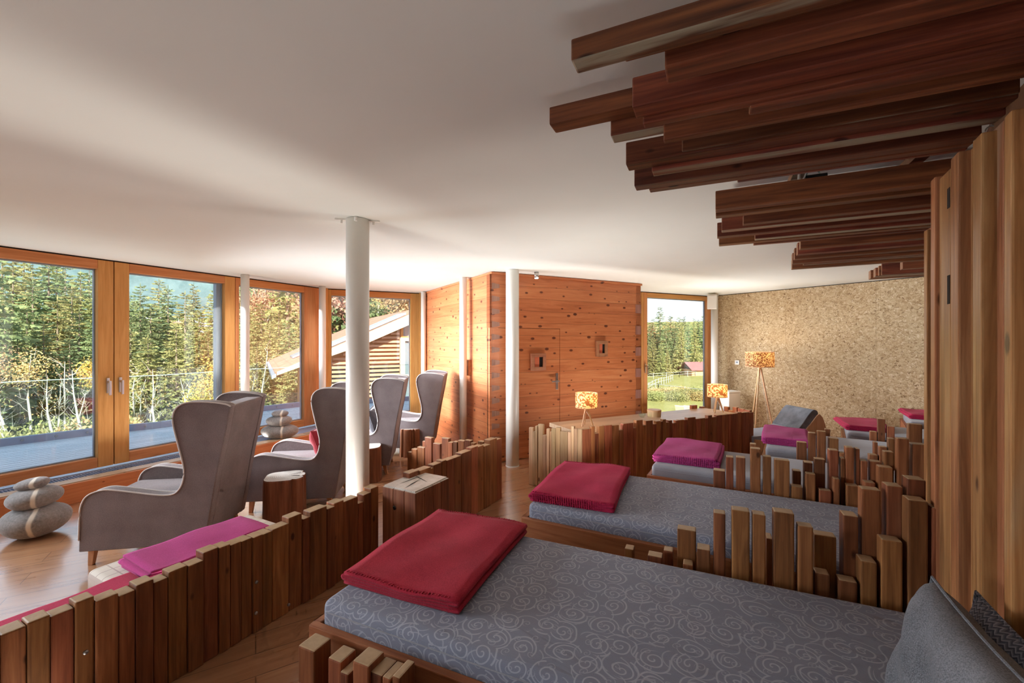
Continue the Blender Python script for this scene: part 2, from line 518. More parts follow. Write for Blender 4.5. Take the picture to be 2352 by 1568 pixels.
def glass_mat(name='window_glass', tint=(0.97, 0.99, 0.98), refl=0.06):
    t = NT(name)
    tr = t.n('ShaderNodeBsdfTransparent', {'Color': (*tint, 1)})
    gl = t.n('ShaderNodeBsdfGlossy', {'Color': (1, 1, 1, 1), 'Roughness': 0.0})
    mx = t.n('ShaderNodeMixShader', {0: refl, 1: tr.outputs[0], 2: gl.outputs[0]})
    t.t.links.new(mx.outputs[0], t.t.nodes['Material Output'].inputs['Surface'])
    return t.m


M['herring'], M['plaid'], M['felt'] = herring_mat(), plaid_mat(), stone_mat()
M['shade'] = shade_mat('cork_print_lamp_shade', 62.0, 0.42, (0.80, 0.66, 0.48), (0.38, 0.20, 0.10), (0.95, 0.60, 0.27), (0.26, 0.09, 0.025))
M['shade_dark'] = shade_mat('fine_cork_print_shade', 95.0, 0.30, (0.66, 0.50, 0.34), (0.28, 0.15, 0.08), (0.90, 0.52, 0.22), (0.12, 0.045, 0.015))
M['bulb'] = emit_mat('warm_bulb', (1.0, 0.74, 0.42), 30.0)
M['spotglow'] = emit_mat('spot_lens', (1.0, 0.92, 0.78), 14.0)
M['glass'], M['railglass'] = glass_mat(), glass_mat('railing_glass', (0.90, 0.97, 0.95), 0.05)
M['glassedge'] = plain('glass_edge', (0.45, 0.62, 0.58), 0.2, 0.6)


def deck_mat():
    t = NT('weathered_deck_boards', 0.75, 0.25)
    c = t.mapping(t.coord('Object'), rot=(0, 0, R(-53)))
    br = t.n('ShaderNodeTexBrick', {'Vector': c, 'Scale': 1.0, 'Color1': (0.35, 0.35, 0.35, 1), 'Color2': (0.65, 0.65, 0.65, 1), 'Mortar': (0, 0, 0, 1), 'Mortar Size': 0.006,
                                    'Brick Width': 4.0, 'Row Height': 0.12}, offset=0.4)
    g = t.noise(t.mapping(c, (1.2, 16, 1)), 1.5, 4.0, 0.6)
    col = t.ramp(t.math('ADD', t.math('MULTIPLY', g, 0.7), t.math('MULTIPLY', br.outputs['Color'], 0.3)),
                 [(0.3, (0.38, 0.39, 0.41)), (0.7, (0.66, 0.67, 0.69))])
    t.col(t.mix(br.outputs['Fac'], col, (0.05, 0.05, 0.055)))
    t.bump(t.math('SUBTRACT', g, br.outputs['Fac']), 0.4, 0.006)
    return t.m


def foliage(name, c1, c2, c3, hue=0.02, spread=0.25, sc=0.8):
    t = NT(name, 0.8, 0.15)
    c = t.coord('Object', True)
    n = t.noise(c, sc, 3.0, 0.7)
    n2 = t.noise(c, sc * 9, 1.0)
    col = t.ramp(t.math('ADD', t.math('MULTIPLY', n, 0.6), t.math('MULTIPLY', n2, 0.4)), [(0.3, c1), (0.5, c2), (0.7, c3)])
    col = t.rnd_value(col, spread, hue)
    t.col(col)
    tr = t.n('ShaderNodeBsdfTranslucent', {'Color': col})
    mx = t.n('ShaderNodeMixShader', {0: 0.25, 1: t.b.outputs[0], 2: tr.outputs[0]})
    t.t.links.new(mx.outputs[0], t.t.nodes['Material Output'].inputs['Surface'])
    return t.m


def ground_mat(name, c1, c2, sc=0.6):
    t = NT(name, 0.95, 0.1)
    c = t.coord('Object')
    n = t.math('ADD', t.math('MULTIPLY', t.noise(c, sc, 5.0, 0.65), 0.7), t.math('MULTIPLY', t.noise(c, sc * 14, 2.0), 0.3))
    t.col(t.ramp(n, [(0.35, c1), (0.65, c2)]))
    t.bump(n, 0.5, 0.3)
    return t.m


M['deck'] = deck_mat()
M['conifer'] = foliage('conifer_needles', (0.15, 0.165, 0.055), (0.34, 0.325, 0.13), (0.53, 0.49, 0.23))
M['conifer_green'] = foliage('dark_conifer_needles', (0.09, 0.15, 0.072), (0.21, 0.27, 0.125), (0.42, 0.42, 0.20))
M['russet'] = foliage('russet_leaves', (0.34, 0.15, 0.08), (0.46, 0.27, 0.17), (0.55, 0.40, 0.28), 0.03, 0.2)
M['yellow'] = foliage('yellow_leaves', (0.55, 0.36, 0.06), (0.72, 0.50, 0.12), (0.80, 0.62, 0.22))
M['golden'] = foliage('golden_leaves', (0.48, 0.30, 0.12), (0.62, 0.42, 0.19), (0.72, 0.54, 0.30))
M['scrub'] = foliage('scrub_leaves', (0.20, 0.23, 0.075), (0.36, 0.35, 0.14), (0.54, 0.46, 0.24))
M['bark'] = wood('conifer_bark', (0.14, 0.10, 0.07), (0.26, 0.20, 0.15), (0.4, 0.33, 0.26), 'Z', 0.9, 0.1)
M['birch'] = wood('birch_bark', (0.38, 0.33, 0.28), (0.60, 0.55, 0.48), (0.70, 0.66, 0.6), 'X', 0.8, 0.12)
M['hill'] = ground_mat('forest_floor', (0.05, 0.06, 0.025), (0.15, 0.145, 0.06))
M['hazy_hill'] = ground_mat('haze_tinted_hill', (0.055, 0.105, 0.115), (0.15, 0.215, 0.225), 0.10)  # blue haze of distance painted into the hill colour
M['lawn'] = ground_mat('meadow_grass', (0.20, 0.195, 0.055), (0.33, 0.295, 0.105), 0.35)
# =====================================================================  THE ROOM
def V2(x, y): return Vector((x, y))
def perp(d): return Vector((-d[1], d[0]))           # left normal in plan
def unit(v):
    v = Vector(v); return v.normalized()
def ang(d): return atan2(d[1], d[0])

FA0, FA1 = V2(-4.90, 4.08), V2(-3.27, 7.29)         # glazed front, long flank
dA = unit(FA1 - FA0)
FAb = FA0 - dA * 7.0
FB0, FB1 = V2(-3.205, 7.39), V2(-1.752, 8.10)       # glazed front, bend
dB = unit(FB1 - FB0)
RW0, RW1 = V2(1.50, 7.41), V2(4.06, 8.65)           # window wall at the far side
dR = unit(RW1 - RW0)
CK0, CK1 = V2(4.10, 8.52), V2(7.30, 3.77)           # cork wall
dK = unit(CK1 - CK0)
WR = [V2(7.30, 3.77), V2(3.6, 3.3), V2(2.62, 2.46), V2(1.98, 1.76), V2(1.50, 1.02), V2(0.62, -0.40), V2(0.3, -3.2)]
room = [FAb, FA0, FA1, FB0, FB1, V2(-0.6, 9.2), RW0, RW1, CK0] + WR + [V2(-8.2, -3.2)]

tag(MB().prism([p + Vector((0, 0)) for p in room], -0.25, 0.0).build('floor', M['floor']), kind='structure')
outer = [FAb + V2(-.1, .05), FA0 + V2(-.12, .06), FA1 + V2(-.12, .06), FB0 + V2(-.05, .12), FB1 + V2(-.05, .12), V2(-0.6, 9.35), RW0 + V2(-.05, .1), RW1 + V2(.1, .12),
         V2(8.2, 4.0), V2(8.2, -3.4), V2(-8.4, -3.4)]
tag(MB().prism(outer, CEIL, CEIL + 0.35).build('ceiling', M['ceiling']), kind='structure')


def wall_strip(name, pts, m, z0=0.0, z1=CEIL, th=0.15):
    mb = MB()
    for a, b in zip(pts[:-1], pts[1:]):
        d = unit(b - a); n = perp(d)
        mb.prism([a, b, b + n * th, a + n * th], z0, z1)
    return tag(mb.build(name, m), kind='structure')

wall_strip('wall_right', WR, M['beam'], th=0.12)  # dark wood stands in for shade in the gaps between slats
wall_strip('wall_back', [V2(0.3, -3.2), V2(-8.2, -3.2)], M['white'], th=-0.15)
wall_strip('wall_left', [V2(-8.2, -3.2), FAb, FA0 - dA * 4.65], M['white'], th=0.12)
# cork wall: local x along the wall so the board joints follow it
Lk = (CK1 - CK0).length
ck = MB().box(0, Lk, 0, 0.15, 0, CEIL - 0.012).build('wall_far', M['cork'], loc=(CK0.x, CK0.y, 0), rz=ang(dK))
tag(ck, kind='structure')
gapk = MB().box(0, Lk, 0.03, 0.15, CEIL - 0.012, CEIL).build('trim_1', M['darkgap'], loc=(CK0.x, CK0.y, 0), rz=ang(dK)); tag(gapk, kind='structure')
# reveal panel of cork beside the window corner
# ---------------------------------------------------------------- raised ledge under the glazing
nA = Vector((dA.y, -dA.x))                          # into the room
la, lb = V2(-4.44, 4.08), V2(-3.055, 6.45)
dl = unit(lb - la)
lc = V2(-2.78, 6.96)
lbend = V2(-1.55, 7.62)
front = [la - dl * 7.2, la, lb, lc, lbend]
led = MB()
led.prism([FAb + V2(.03, 0), FA0, FA1, FB0, FB1, lbend + V2(-.02, .02)] + list(reversed(front[:-1])), 0.0, 0.185)
tag(led.build('trim_2', M['zinc']), kind='structure')
fr = MB()
for i in range(len(front) - 1):
    a, b = front[i], front[i + 1]
    d = unit(b - a); n = Vector((d.y, -d.x))
    L = (b - a).length
    o = MB().box(-0.02 if i else 0, L, -0.0, 0.028, 0, 0.195).build('trim_%d' % (3 + i), M['ledge_front'], loc=(a.x + n.x * .03, a.y + n.y * .03, 0), rz=ang(d), bev=.004)
    tag(o, kind='structure')
    o = MB().box(-0.02 if i else 0, L, 0.0, 0.15, 0.186, 0.205).build('trim_%d' % (7 + i), M['ledge_top'], loc=(a.x, a.y, 0), rz=ang(d), bev=.003)
    tag(o, kind='structure')
# convector grille let into the ledge
gr = MB()
gdir = dA
for k in range(120):
    s = -1.2 + k * 0.024
    a = FA0 + dA * s + nA * 0.10
    gr.prism([a, a + dA * 0.010, a + dA * 0.010 + nA * 0.13, a + nA * 0.13], 0.186, 0.196)
tag(gr.build('floor_grille', M['alu']), 'slatted convector grille in the ledge below the double glass doors', 'grille')


# ---------------------------------------------------------------- windows
def glazing(idx, P, d, s0, s1, z0, z1, bays, st=0.11, dep=0.08, handle=None, alu_side=None, top=None):
    """timber window: outer frame, one sash per bay, panes; bays = list of (s_from, s_to)"""
    root = thing('window_%d' % idx, (P.x, P.y, 0), ang(d), kind='structure')
    f = MB(); r = MB()
    tp = top or st
    for (a, b) in bays:
        sa = st if not isinstance(st, tuple) else st[0]
        sb = st if not isinstance(st, tuple) else st[1]
        f.box(a, a + sa, 0, dep, z0, z1); f.box(b - sb, b, 0, dep, z0, z1)
        r.box(a + sa, b - sb, 0.002, dep - .002, z1 - tp, z1); r.box(a + sa, b - sb, 0.002, dep - .002, z0, z0 + 0.11)
    f.build('frame', M['winframe'], root, bev=.006)
    r.build('rail', M['winrail'], root, bev=.006)
    al = MB()
    for (a, b) in bays:
        sa = st if not isinstance(st, tuple) else st[0]
        sb = st if not isinstance(st, tuple) else st[1]
        MB().box(a + sa - .01, b - sb + .01, dep * .55, dep * .55 + .012, z0 + .10, z1 - tp + .01).build('pane', M['glass'], root)
        al.box(a + sa, b - sb, dep - .012, dep + .02, z0 + .11, z0 + .125); al.box(a + sa, b - sb, dep - .012, dep + .02, z1 - tp - .015, z1 - tp)
        al.box(b - sb - .014, b - sb, dep - .012, dep + .02, z0 + .11, z1 - tp); al.box(a + sa, a + sa + .010, dep - .012, dep + .02, z0 + .11, z1 - tp)
    al.build('sealing_bead', M['alu'], root)
    for hs in (handle or []):
        h = MB().box(hs - .014, hs + .014, -.012, 0, 1.02, 1.19)
        h.box(hs - .011, hs + .011, -.055, -.012, 1.135, 1.16)
        h.box(hs - .011, hs + .011, -.068, -.048, 1.00, 1.16)
        h.build('handle', M['chrome'], root, bev=.004)
    return root

def sA(px): return sight(px, FA0, dA)
ZW0, ZW1 = 0.205, CEIL - 0.015
s262 = sA(262)
# window_1: pair of terrace doors
g1 = glazing(1, FA0, dA, 0, 0, ZW0, ZW1, [(s262 - 2.05, s262 - .004), (s262 + .004, sA(540))], st=0.135, handle=[s262 - .055, s262 + .055], top=.10)
g6 = glazing(6, FA0, dA, 0, 0, ZW0, ZW1, [(-4.62, -2.92), (-2.90, s262 - 2.06)], st=0.11, top=.10)
# folded blue-grey blind guide standing at the right door
al = MB().box(sA(505), sA(521), 0.085, 0.16, ZW0 + .1, ZW1 - .1).build('blind_guide', M['alu'], g1, bev=.005)
g2 = glazing(2, FA0, dA, 0, 0, ZW0, ZW1, [(sA(541), sA(735))], st=(0.05, 0.30), top=.10)
LB = (FB1 - FB0).length
g3 = glazing(3, FB0, dB, 0, 0, 0.17, ZW1, [(0.0, LB)], st=(0.07, 0.17), top=.10)
def sR(px): return sight(px, RW0, dR)
g4 = glazing(4, RW0, dR, 0, 0, 0.05, ZW1, [(sR(1400), sR(1479) - .003)], st=(0.1, 0.06), top=.07)
g5 = glazing(5, RW0, dR, 0, 0, 0.05, ZW1, [(sR(1479), sR(1634))], st=(0.085, 0.11), top=.08, handle=[sR(1482)])
dg = MB()
for P, d, a, b in ((FA0, dA, -0.5, (FA1 - FA0).length), (FB0, dB, 0, LB), (RW0, dR, 0, (RW1 - RW0).length)):
    n = perp(d)
    p0, p1 = P + d * a, P + d * b
    dg.prism([p0 + n * .02, p1 + n * .02, p1 + n * .09, p0 + n * .09], CEIL - .016, CEIL)
tag(dg.build('trim_11', M['darkgap']), kind='structure')
# corner posts closing the bends
tag(MB().prism([FA1 + V2(-.01, -.02), FB0 + V2(.02, -.01), FB0 + V2(-.02, .1), FA1 + V2(-.1, .07)], 0.0, CEIL).build('trim_12', M['winframe']), kind='structure')
tag(MB().prism([FB1 + V2(0, -.02), FB1 + V2(.14, .03), FB1 + V2(.11, .12), FB1 + V2(-.04, .08)], 0.0, CEIL).build('trim_13', M['winframe']), kind='structure')
tag(MB().prism([V2(4.03, 8.62), V2(4.12, 8.50), V2(4.26, 8.62), V2(4.12, 8.76)], 0.0, CEIL).build('trim_14', M['white']), kind='structure')

# ---------------------------------------------------------------- columns
def column(name, x, y, dia, z0, label, flange=False):
    t = thing(name, (x, y, 0), 0, label, 'column')
    MB().lathe([(dia / 2, z0), (dia / 2, CEIL - .004)], 40).build('shaft', M['steelwhite'], t, smooth=True)
    if flange:
        f = MB().box(-.16, .16, -.012, .012, CEIL - .012, CEIL)
        for sx in (-.115, .115): f.tube([(sx, 0, CEIL - .035), (sx, 0, CEIL - .01)], .008, 8)
        f.tube([(.0, -dia / 2 - .006, CEIL - .035), (.0, -dia / 2 - .006, CEIL - .006)], .012, 8)
        f.build('head_plate', M['steelwhite'], t, rz=R(12))
    MB().lathe([(dia / 2 + .004, z0), (dia / 2 + .004, z0 + .012)], 40).build('base_ring', M['steelwhite'], t)
    return t

column('steel_column', -1.165, 3.22, .168, 0, 'thick white column rising in front of the armchairs, bolted to the ceiling', True)
column('steel_column', 0.005, 5.49, .168, 0, 'thick white column in front of the timber cabin door')
column('steel_column', -3.672, 5.87, .106, .205, 'slim white column on the ledge beside the terrace doors')
column('steel_column', -3.165, 7.12, .106, .19, 'slim white column at the bend of the window front')
column('steel_column', -1.63, 7.86, .092, .17, 'slim white column in the corner where window meets timber cabin')
column('steel_column', -0.70, 6.12, .104, 0, 'slim white column standing before the pale side of the timber cabin')
column('steel_column', 3.93, 8.28, .125, 0, 'slim white column at the corner of the cork wall below the loudspeaker')

# ---------------------------------------------------------------- log cabin (sauna)
K0, KL, KR = V2(-0.269, 5.60), V2(-1.598, 7.91), V2(2.045, 6.78)
dKL, dKR = unit(KL - K0), unit(KR - K0)
cab = thing('log_cabin', (K0.x, K0.y, 0), 0, 'orange pine log cabin with dovetailed corner built inside the room', 'cabin')
LL, LR = (KL - K0).length, (KR - K0).length
cH = CEIL - .035
MB().box(0.0, LL, -.10, 0, 0, cH).build('side_wall', M['log'], cab, rz=ang(dKL))
# front wall around the door opening; local x runs along the wall, y into the cabin
def sC(px): return sight(px, K0, dKR)
d0, d1, dz = sC(1190) - .42, sC(1286), zof(754.7, K0.y + dKR.y * sC(1286))
rw = MB().box(0.0, d0, 0, .10, 0, cH).box(d1, LR, 0, .10, 0, cH).box(d0, d1, 0, .10, dz, cH)
rw.build('front_wall', M['log'], cab, rz=ang(dKR))
MB().box(d0, d1, .05, .09, 0, dz).build('door_rebate', M['darkgap'], cab, rz=ang(dKR))
bk = MB().prism([K0 + dKL * LL, K0 + dKL * LL + dKR * LR, K0 + dKR * LR, K0 + dKR * (LR - .1), K0 + dKR * (LR - .1) + dKL * (LL - .1), K0 + dKL * (LL - .1)], 0, cH)
for i, v in enumerate(bk.v): bk.v[i] = (v[0] - K0.x, v[1] - K0.y, v[2])
bk.build('rear_wall', M['log'], cab)
MB().box(-.01, LR + .015, -.02, .08, cH, CEIL - .005).build('cornice', M['log'], cab, rz=ang(dKR), bev=.004)
MB().box(-.0, LL, -.08, .012, cH, CEIL - .005).build('cornice', M['log'], cab, rz=ang(dKL), bev=.004)
door = MB().box(d0 + .005, d1 - .005, .002, .05, .006, dz - .005).build('door', M['log'], cab, rz=ang(dKR))
hx = sC(1279)
h = MB().box(hx - .018, hx + .018, -.008, .002, .92, 1.15)
h.box(hx - .009, hx + .009, -.05, -.006, 1.03, 1.05)
h.box(hx - .115, hx + .009, -.058, -.042, 1.03, 1.05)
h.build('handle', M['chrome'], door, bev=.003)


def peep(name, s, z, w, hh, d, y=-.035, parent=cab, flip=1, red=True):
    """small square lookout window in a thick wooden frame"""
    f = MB()
    t = .05
    f.box(s - w / 2, s - w / 2 + t, y, 0, z - hh / 2, z + hh / 2); f.box(s + w / 2 - t, s + w / 2, y, 0, z - hh / 2, z + hh / 2)
    f.box(s - w / 2 + t, s + w / 2 - t, y, 0, z + hh / 2 - t, z + hh / 2); f.box(s - w / 2 + t, s + w / 2 - t, y, 0, z - hh / 2, z - hh / 2 + t)
    fo = f.build(name, M['peepframe'], parent, rz=ang(d), bev=.004)
    MB().box(s - w / 2 + t, s + .02, y * .35, -.002, z - hh / 2 + t, z + hh / 2 - t).build('inner_reveal', M['redglass'], fo)
    MB().box(s + .02, s + w / 2 - t, y * .35, -.002, z - hh / 2 + t, z + hh / 2 - t).build('pane', M['black'], fo)
    return fo
M['peepframe'] = wood('lookout_frame_wood', (0.30, 0.12, 0.055), (0.42, 0.19, 0.09), (0.5, 0.25, 0.13), 'X', .5, .05)
M['redglass'] = plain('red_reveal', (0.62, 0.16, 0.08), .5)  # one even red for the reveal
sa = sC(1235); ya = K0.y + dKR.y * sa
peep('lookout_window', sa, zof(831, ya), .235, .235, dKR)
sb_ = sC(1380); yb = K0.y + dKR.y * sb_
peep('lookout_window', sb_, zof(800.5, yb), .21, .235, dKR)
sc_ = sight(1077, K0, dKL); yc = K0.y + dKL.y * sc_
lo = peep('lookout_window', sc_, zof(843.5, yc), .19, .22, dKL, y=.05)
# dovetail ends of the crossing logs
dv = MB(); dv2 = MB(); dv3 = MB()
nz = int(cH / .168)
aL, aR = ang(dKL), ang(dKR)
for k in range(nz + 1):
    z0 = k * .168
    if k * .168 + .14 > cH: break
    # end grain of front-wall logs showing on the side wall
    poly = [(0.004, z0 + .022), (.105, z0 + .006), (.105, z0 + .122), (.004, z0 + .104)]
    Mx = Matrix.Rotation(aL, 4, 'Z')
    vs = [Mx @ Vector((p[0], yy, p[1])) for yy in (-.002, .006) for p in poly]
    dv.add(vs, [(0, 1, 2, 3), (7, 6, 5, 4), (0, 4, 5, 1), (1, 5, 6, 2), (2, 6, 7, 3), (3, 7, 4, 0)])
    poly = [(0.004, z0 + .106), (.115, z0 + .124), (.115, z0 + .172), (.004, z0 + .188)]
    Mx = Matrix.Rotation(aR, 4, 'Z')
    vs = [Mx @ Vector((p[0], yy, p[1])) for yy in (-.006, .002) for p in poly]
    if k < nz: dv2.add(vs, [(0, 1, 2, 3), (7, 6, 5, 4), (0, 4, 5, 1), (1, 5, 6, 2), (2, 6, 7, 3), (3, 7, 4, 0)])
    if k % 2 == 0 and k < nz:
        dv3.box(LR - .11, LR + .004, -.007, .02, z0 + .03, z0 + .165, Mx)
dv.build('dovetail_end', M['loggrain'], cab)
dv2.build('dovetail_end', M['loggrain'], cab)
dv3.build('dovetail_end', M['loggrain'], cab)
# small spot washing the cabin wall
sp = site(1232, 636, 2.46)
spt = thing('wall_spot', (sp.x, sp.y - .04, 2.46), 0, 'tiny glowing spotlight under the ceiling at the timber cabin wall', 'spotlight')
MB().lathe([(.03, -.02), (.03, .055)], 20).build('housing', M['chrome'], spt, smooth=True)
MB().lathe([(.024, -.026), (.026, -.019)], 20).build('lens', M['spotglow'], spt)

# ---------------------------------------------------------------- speaker, thermostat, bin
s = thing('wall_speaker', (3.80, 8.12, 2.36), R(-20), 'white loudspeaker box at the top of the corner column', 'speaker')
MB().prism([(-.085, -.07), (.085, -.07), (.06, .07), (-.06, .07)], -.145, .135).build('cabinet', M['white'], s, bev=.012, rot=(R(6), 0, 0))
MB().box(-.07, .07, -.076, -.066, -.125, .115).build('grille', M['steelwhite'], s, bev=.01, rot=(R(6), 0, 0))
MB().box(-.02, .02, .06, .11, -.02, .02).build('bracket', M['chrome'], s)
kk = sight(1694, CK0, dK); tp = CK0 + dK * kk
tz = zof(832, tp.y)
t = thing('thermostat', (tp.x, tp.y, tz), ang(dK), 'small square white thermostat on the cork wall', 'thermostat')
MB().box(-.042, .042, -.022, -.001, -.042, .042).build('housing', M['white'], t, bev=.006)
MB().box(-.018, .018, -.025, -.02, -.012, .016).build('display', M['alu'], t)
bp = site(1677, 905, .68)
b = thing('waste_bin', (4.05, 7.93, 0), R(20), 'tall white bin in the corner by the cork wall', 'bin')
MB().box(-.14, .14, -.11, .11, 0, .66).build('body', M['white'], b, bev=.015)
MB().box(-.15, .15, -.12, .12, .66, .685).build('lid', M['steelwhite'], b, bev=.008)

# =====================================================================  TIMBER FENCES
def post(parent, P, d, s0, s1, n, off, th, z1, m, z0=0.0, name='post', bev=.006):
    """one upright of a fence; s0..s1 along the fence line, off = offset of its near face along n"""
    n = Vector(n)
    c = P + d * ((s0 + s1) / 2) + n * (off + th / 2)
    hw = max(.008, (s1 - s0) / 2 - .0012)
    o = MB().box(-hw, hw, -th / 2, th / 2, 0, z1 - z0).build(name, m, parent, bev=min(bev, hw * .4, th * .25))
    loc = Vector((c.x, c.y, z0)) - parent.location
    Rm = Matrix.Rotation(-parent.rotation_euler.z, 3, 'Z')
    o.location = Rm @ loc
    o.rotation_euler = (0, 0, ang(d) - parent.rotation_euler.z)
    return o


def fence(label, P, d, n, rows, m='post', th=.07, cat='fence', base=0.0, group=None, rail=True, pale=()):
    root = thing('timber_fence', (P.x, P.y, 0), 0, label, cat, group)
    smin, smax = 1e9, -1e9
    for i, (a, b, top, row) in enumerate(rows):
        off = (-.0, .075, -.085, .15)[row]
        Q = P + Vector(n) * off
        s0, s1 = sight(a, Q, d), sight(b, Q, d)
        y = (Q + d * ((s0 + s1) / 2)).y
        z = zof(top + 2, y)
        if z < .08: continue
        post(root, P, d, s0, s1, n, off + random.uniform(-.008, .008), th + random.uniform(-.008, .008), z, M['post_pale' if i in pale else m], base)
        smin, smax = min(smin, s0), max(smax, s1)
    if rail:
        a = P + d * smin + Vector(n) * (.075 if any(r[3] == 1 for r in rows) else th + .002)
        b = P + d * smax + Vector(n) * (.075 if any(r[3] == 1 for r in rows) else th + .002)
        th2 = .03
        nn = Vector(n)
        r = MB()
        for (x, y) in ((.08, .13),):
            r.prism([a - P, b - P, b - P + nn * th2, a - P + nn * th2], x, y)
        r.build('rail', M[m], root)
    return root

# long fence in the left foreground
F1P = V2(-1.595, 2.0); F1d = unit(V2(.461, .861)); F1n = perp(F1d)
F1rows = [(-700, -590, 1760), (-590, -480, 1700), (-480, -380, 1668), (-380, -290, 1610), (-290, -205, 1570), (-205, -125, 1530), (-125, -60, 1500), (-60, 0, 1462), (0, 62, 1446), (62, 117, 1419), (117, 173, 1405), (173, 219, 1375), (219, 272, 1368), (272, 311, 1359), (311, 353, 1334), (353, 387, 1330), (387, 431, 1304),
          (431, 467, 1290), (467, 503, 1261), (503, 529, 1251), (529, 555, 1245), (555, 581, 1237), (581, 603, 1228), (603, 626, 1221), (626, 665, 1207), (665, 696, 1182), (696, 712, 1187),
          (712, 750, 1166), (750, 768, 1163), (768, 791, 1150), (791, 824, 1144), (824, 836, 1152), (836, 853, 1131), (853, 871, 1117)]
f1_ = fence('long dark timber fence in the foreground left of the passage, before the first loungers', F1P, F1d, F1n, [(a, b, c, 0) for a, b, c in F1rows], th=.075)
for px_, py_ in ((194, 1497), (586, 1336), (585, 1407), (660, 1388)):
    s_ = sight(px_, F1P, F1d); q_ = F1P + F1d * s_ - F1n * .010
    MB().lathe([(.0085, 0), (.0085, .006), (.004, .009)], 12, Matrix.Rotation(R(90), 4, 'X')).build('screw', M['bolt'], f1_, loc=(q_.x - F1P.x, q_.y - F1P.y, zof(py_, q_.y)), rz=ang(F1d))
# fence by the big block
F2P = V2(-.364, 3.92); F2d = unit(V2(.26, .43)); F2n = perp(F2d)
F2rows = [(940, 963, 1081), (963, 989, 1074), (989, 997, 1073), (997, 1015.6, 1063), (1015.6, 1025, 1055), (1025, 1043, 1052), (1043, 1059, 1046), (1059, 1082, 1035), (1082, 1097, 1024),
          (1097, 1111, 1022), (1111, 1126, 1020), (1126, 1142, 1006), (1142, 1154, 1006)]
fence('brown timber fence behind the square wood block, ending before the white column', F2P, F2d, F2n, [(a, b, c, 0) for a, b, c in F2rows], m='post_lit')
F3P = V2(-1.27, 5.2); F3d = unit(V2(1.10, -.72)); F3n = perp(F3d)
F3rows = [(936, 945, 1036), (945, 957, 1029), (957, 973, 1025), (976, 992, 1002), (995, 1011, 1016), (1014, 1030, 1004), (1030, 1040, 1013), (1040, 1050, 1012), (1050, 1065, 1010), (1066, 1080, 1009), (1080, 1089, 1015), (1096, 1109, 1012)]
F3rows = [r + (0,) for r in F3rows] + [(969, 977, 1011, 1), (987, 996, 1033, 1), (1010, 1016, 1032, 1)]
fence('short stepped timber fence across the passage beside the farthest stump', F3P, F3d, F3n, F3rows, th=.055)

# =====================================================================  BEDS
HB = 0.60


def mattress_mesh(L, W, z0, z1, seed=0, skew=0.0):
    rnd = random.Random(seed)
    bm = bmesh.new()
    bmesh.ops.create_cube(bm, size=1.0)
    for v in bm.verts: v.co = Vector(((v.co.x + .5) * L, (v.co.y + .5) * W, z0 + (v.co.z + .5) * (z1 - z0)))
    bmesh.ops.bevel(bm, geom=[e for e in bm.edges if max(v.co.z for v in e.verts) > z1 - .001 or abs(e.verts[0].co.z - e.verts[1].co.z) > .01], offset=.035, segments=5, profile=.55, affect='EDGES')
    for v in bm.verts:
        if v.co.x > L / 2: v.co.x += skew * v.co.y / W
    me = bpy.data.meshes.new('mattress')
    bm.to_mesh(me); bm.free()
    for p in me.polygons: p.use_smooth = True
    uvl = me.uv_layers.new(name='UVMap')
    for lp in me.loops:
        v = me.vertices[lp.vertex_index].co
        u_, v_ = v.x, v.y
        dz = z1 - v.z
        if v.x < .02: u_ -= dz
        if v.x > L + skew * v.y / W - .02: u_ += dz
        if v.y < .02: v_ -= dz
        if v.y > W - .02: v_ += dz
        uvl.data[lp.index].uv = (u_ + seed * .37, v_)
    return me


def bed(A, angd, L, W, cover, label, seed=0, skew=0.0):
    """A: near foot corner of the mattress; angd: direction foot -> head"""
    rz = R(angd)
    t = thing('daybed', (A[0], A[1], 0), rz, label, 'daybed', 'daybeds in the fanned row')
    e = .03
    f = MB()
    f.box(-e, L + e, -e, -e + .028, .20, .515); f.box(-e, L + e, W + e - .028, W + e, .20, .515)
    f.box(-e, -e + .028, -e + .028, W + e - .028, .20, .515); f.box(L + e - .028, L + e, -e + .028, W + e - .028, .20, .515)
    f.build('frame', M['bedframe'], t, bev=.004)
    b = MB()
    for k in range(9): b.box(0, L, .0 + k * W / 9, W / 9 * (k + .8), .40, .44)
    b.build('slatted_base', M['bedframe'], t)
    for x in (.03, L - .10):
        for y in (.03, W - .10):
            MB().box(x, x + .07, y, y + .07, 0, .40).build('leg', M['bedframe'], t, bev=.004)
    m = link('mattress', mattress_mesh(L - .02, W, .443, HB, seed, skew), M[cover], t)
    seam = MB()
    zz, i = HB - .038, .0
    ring = [(0.035, -.001, zz), (L - .055, -.001, zz), (L - .021, .035, zz), (L - .021, W - .035, zz), (L - .055, W + .001, zz), (.035, W + .001, zz), (-.001, W - .035, zz), (-.001, .035, zz), (.035, -.001, zz)]
    seam.tube(ring, .0026, 6).build('seam', M['sheet'], m)
    return t


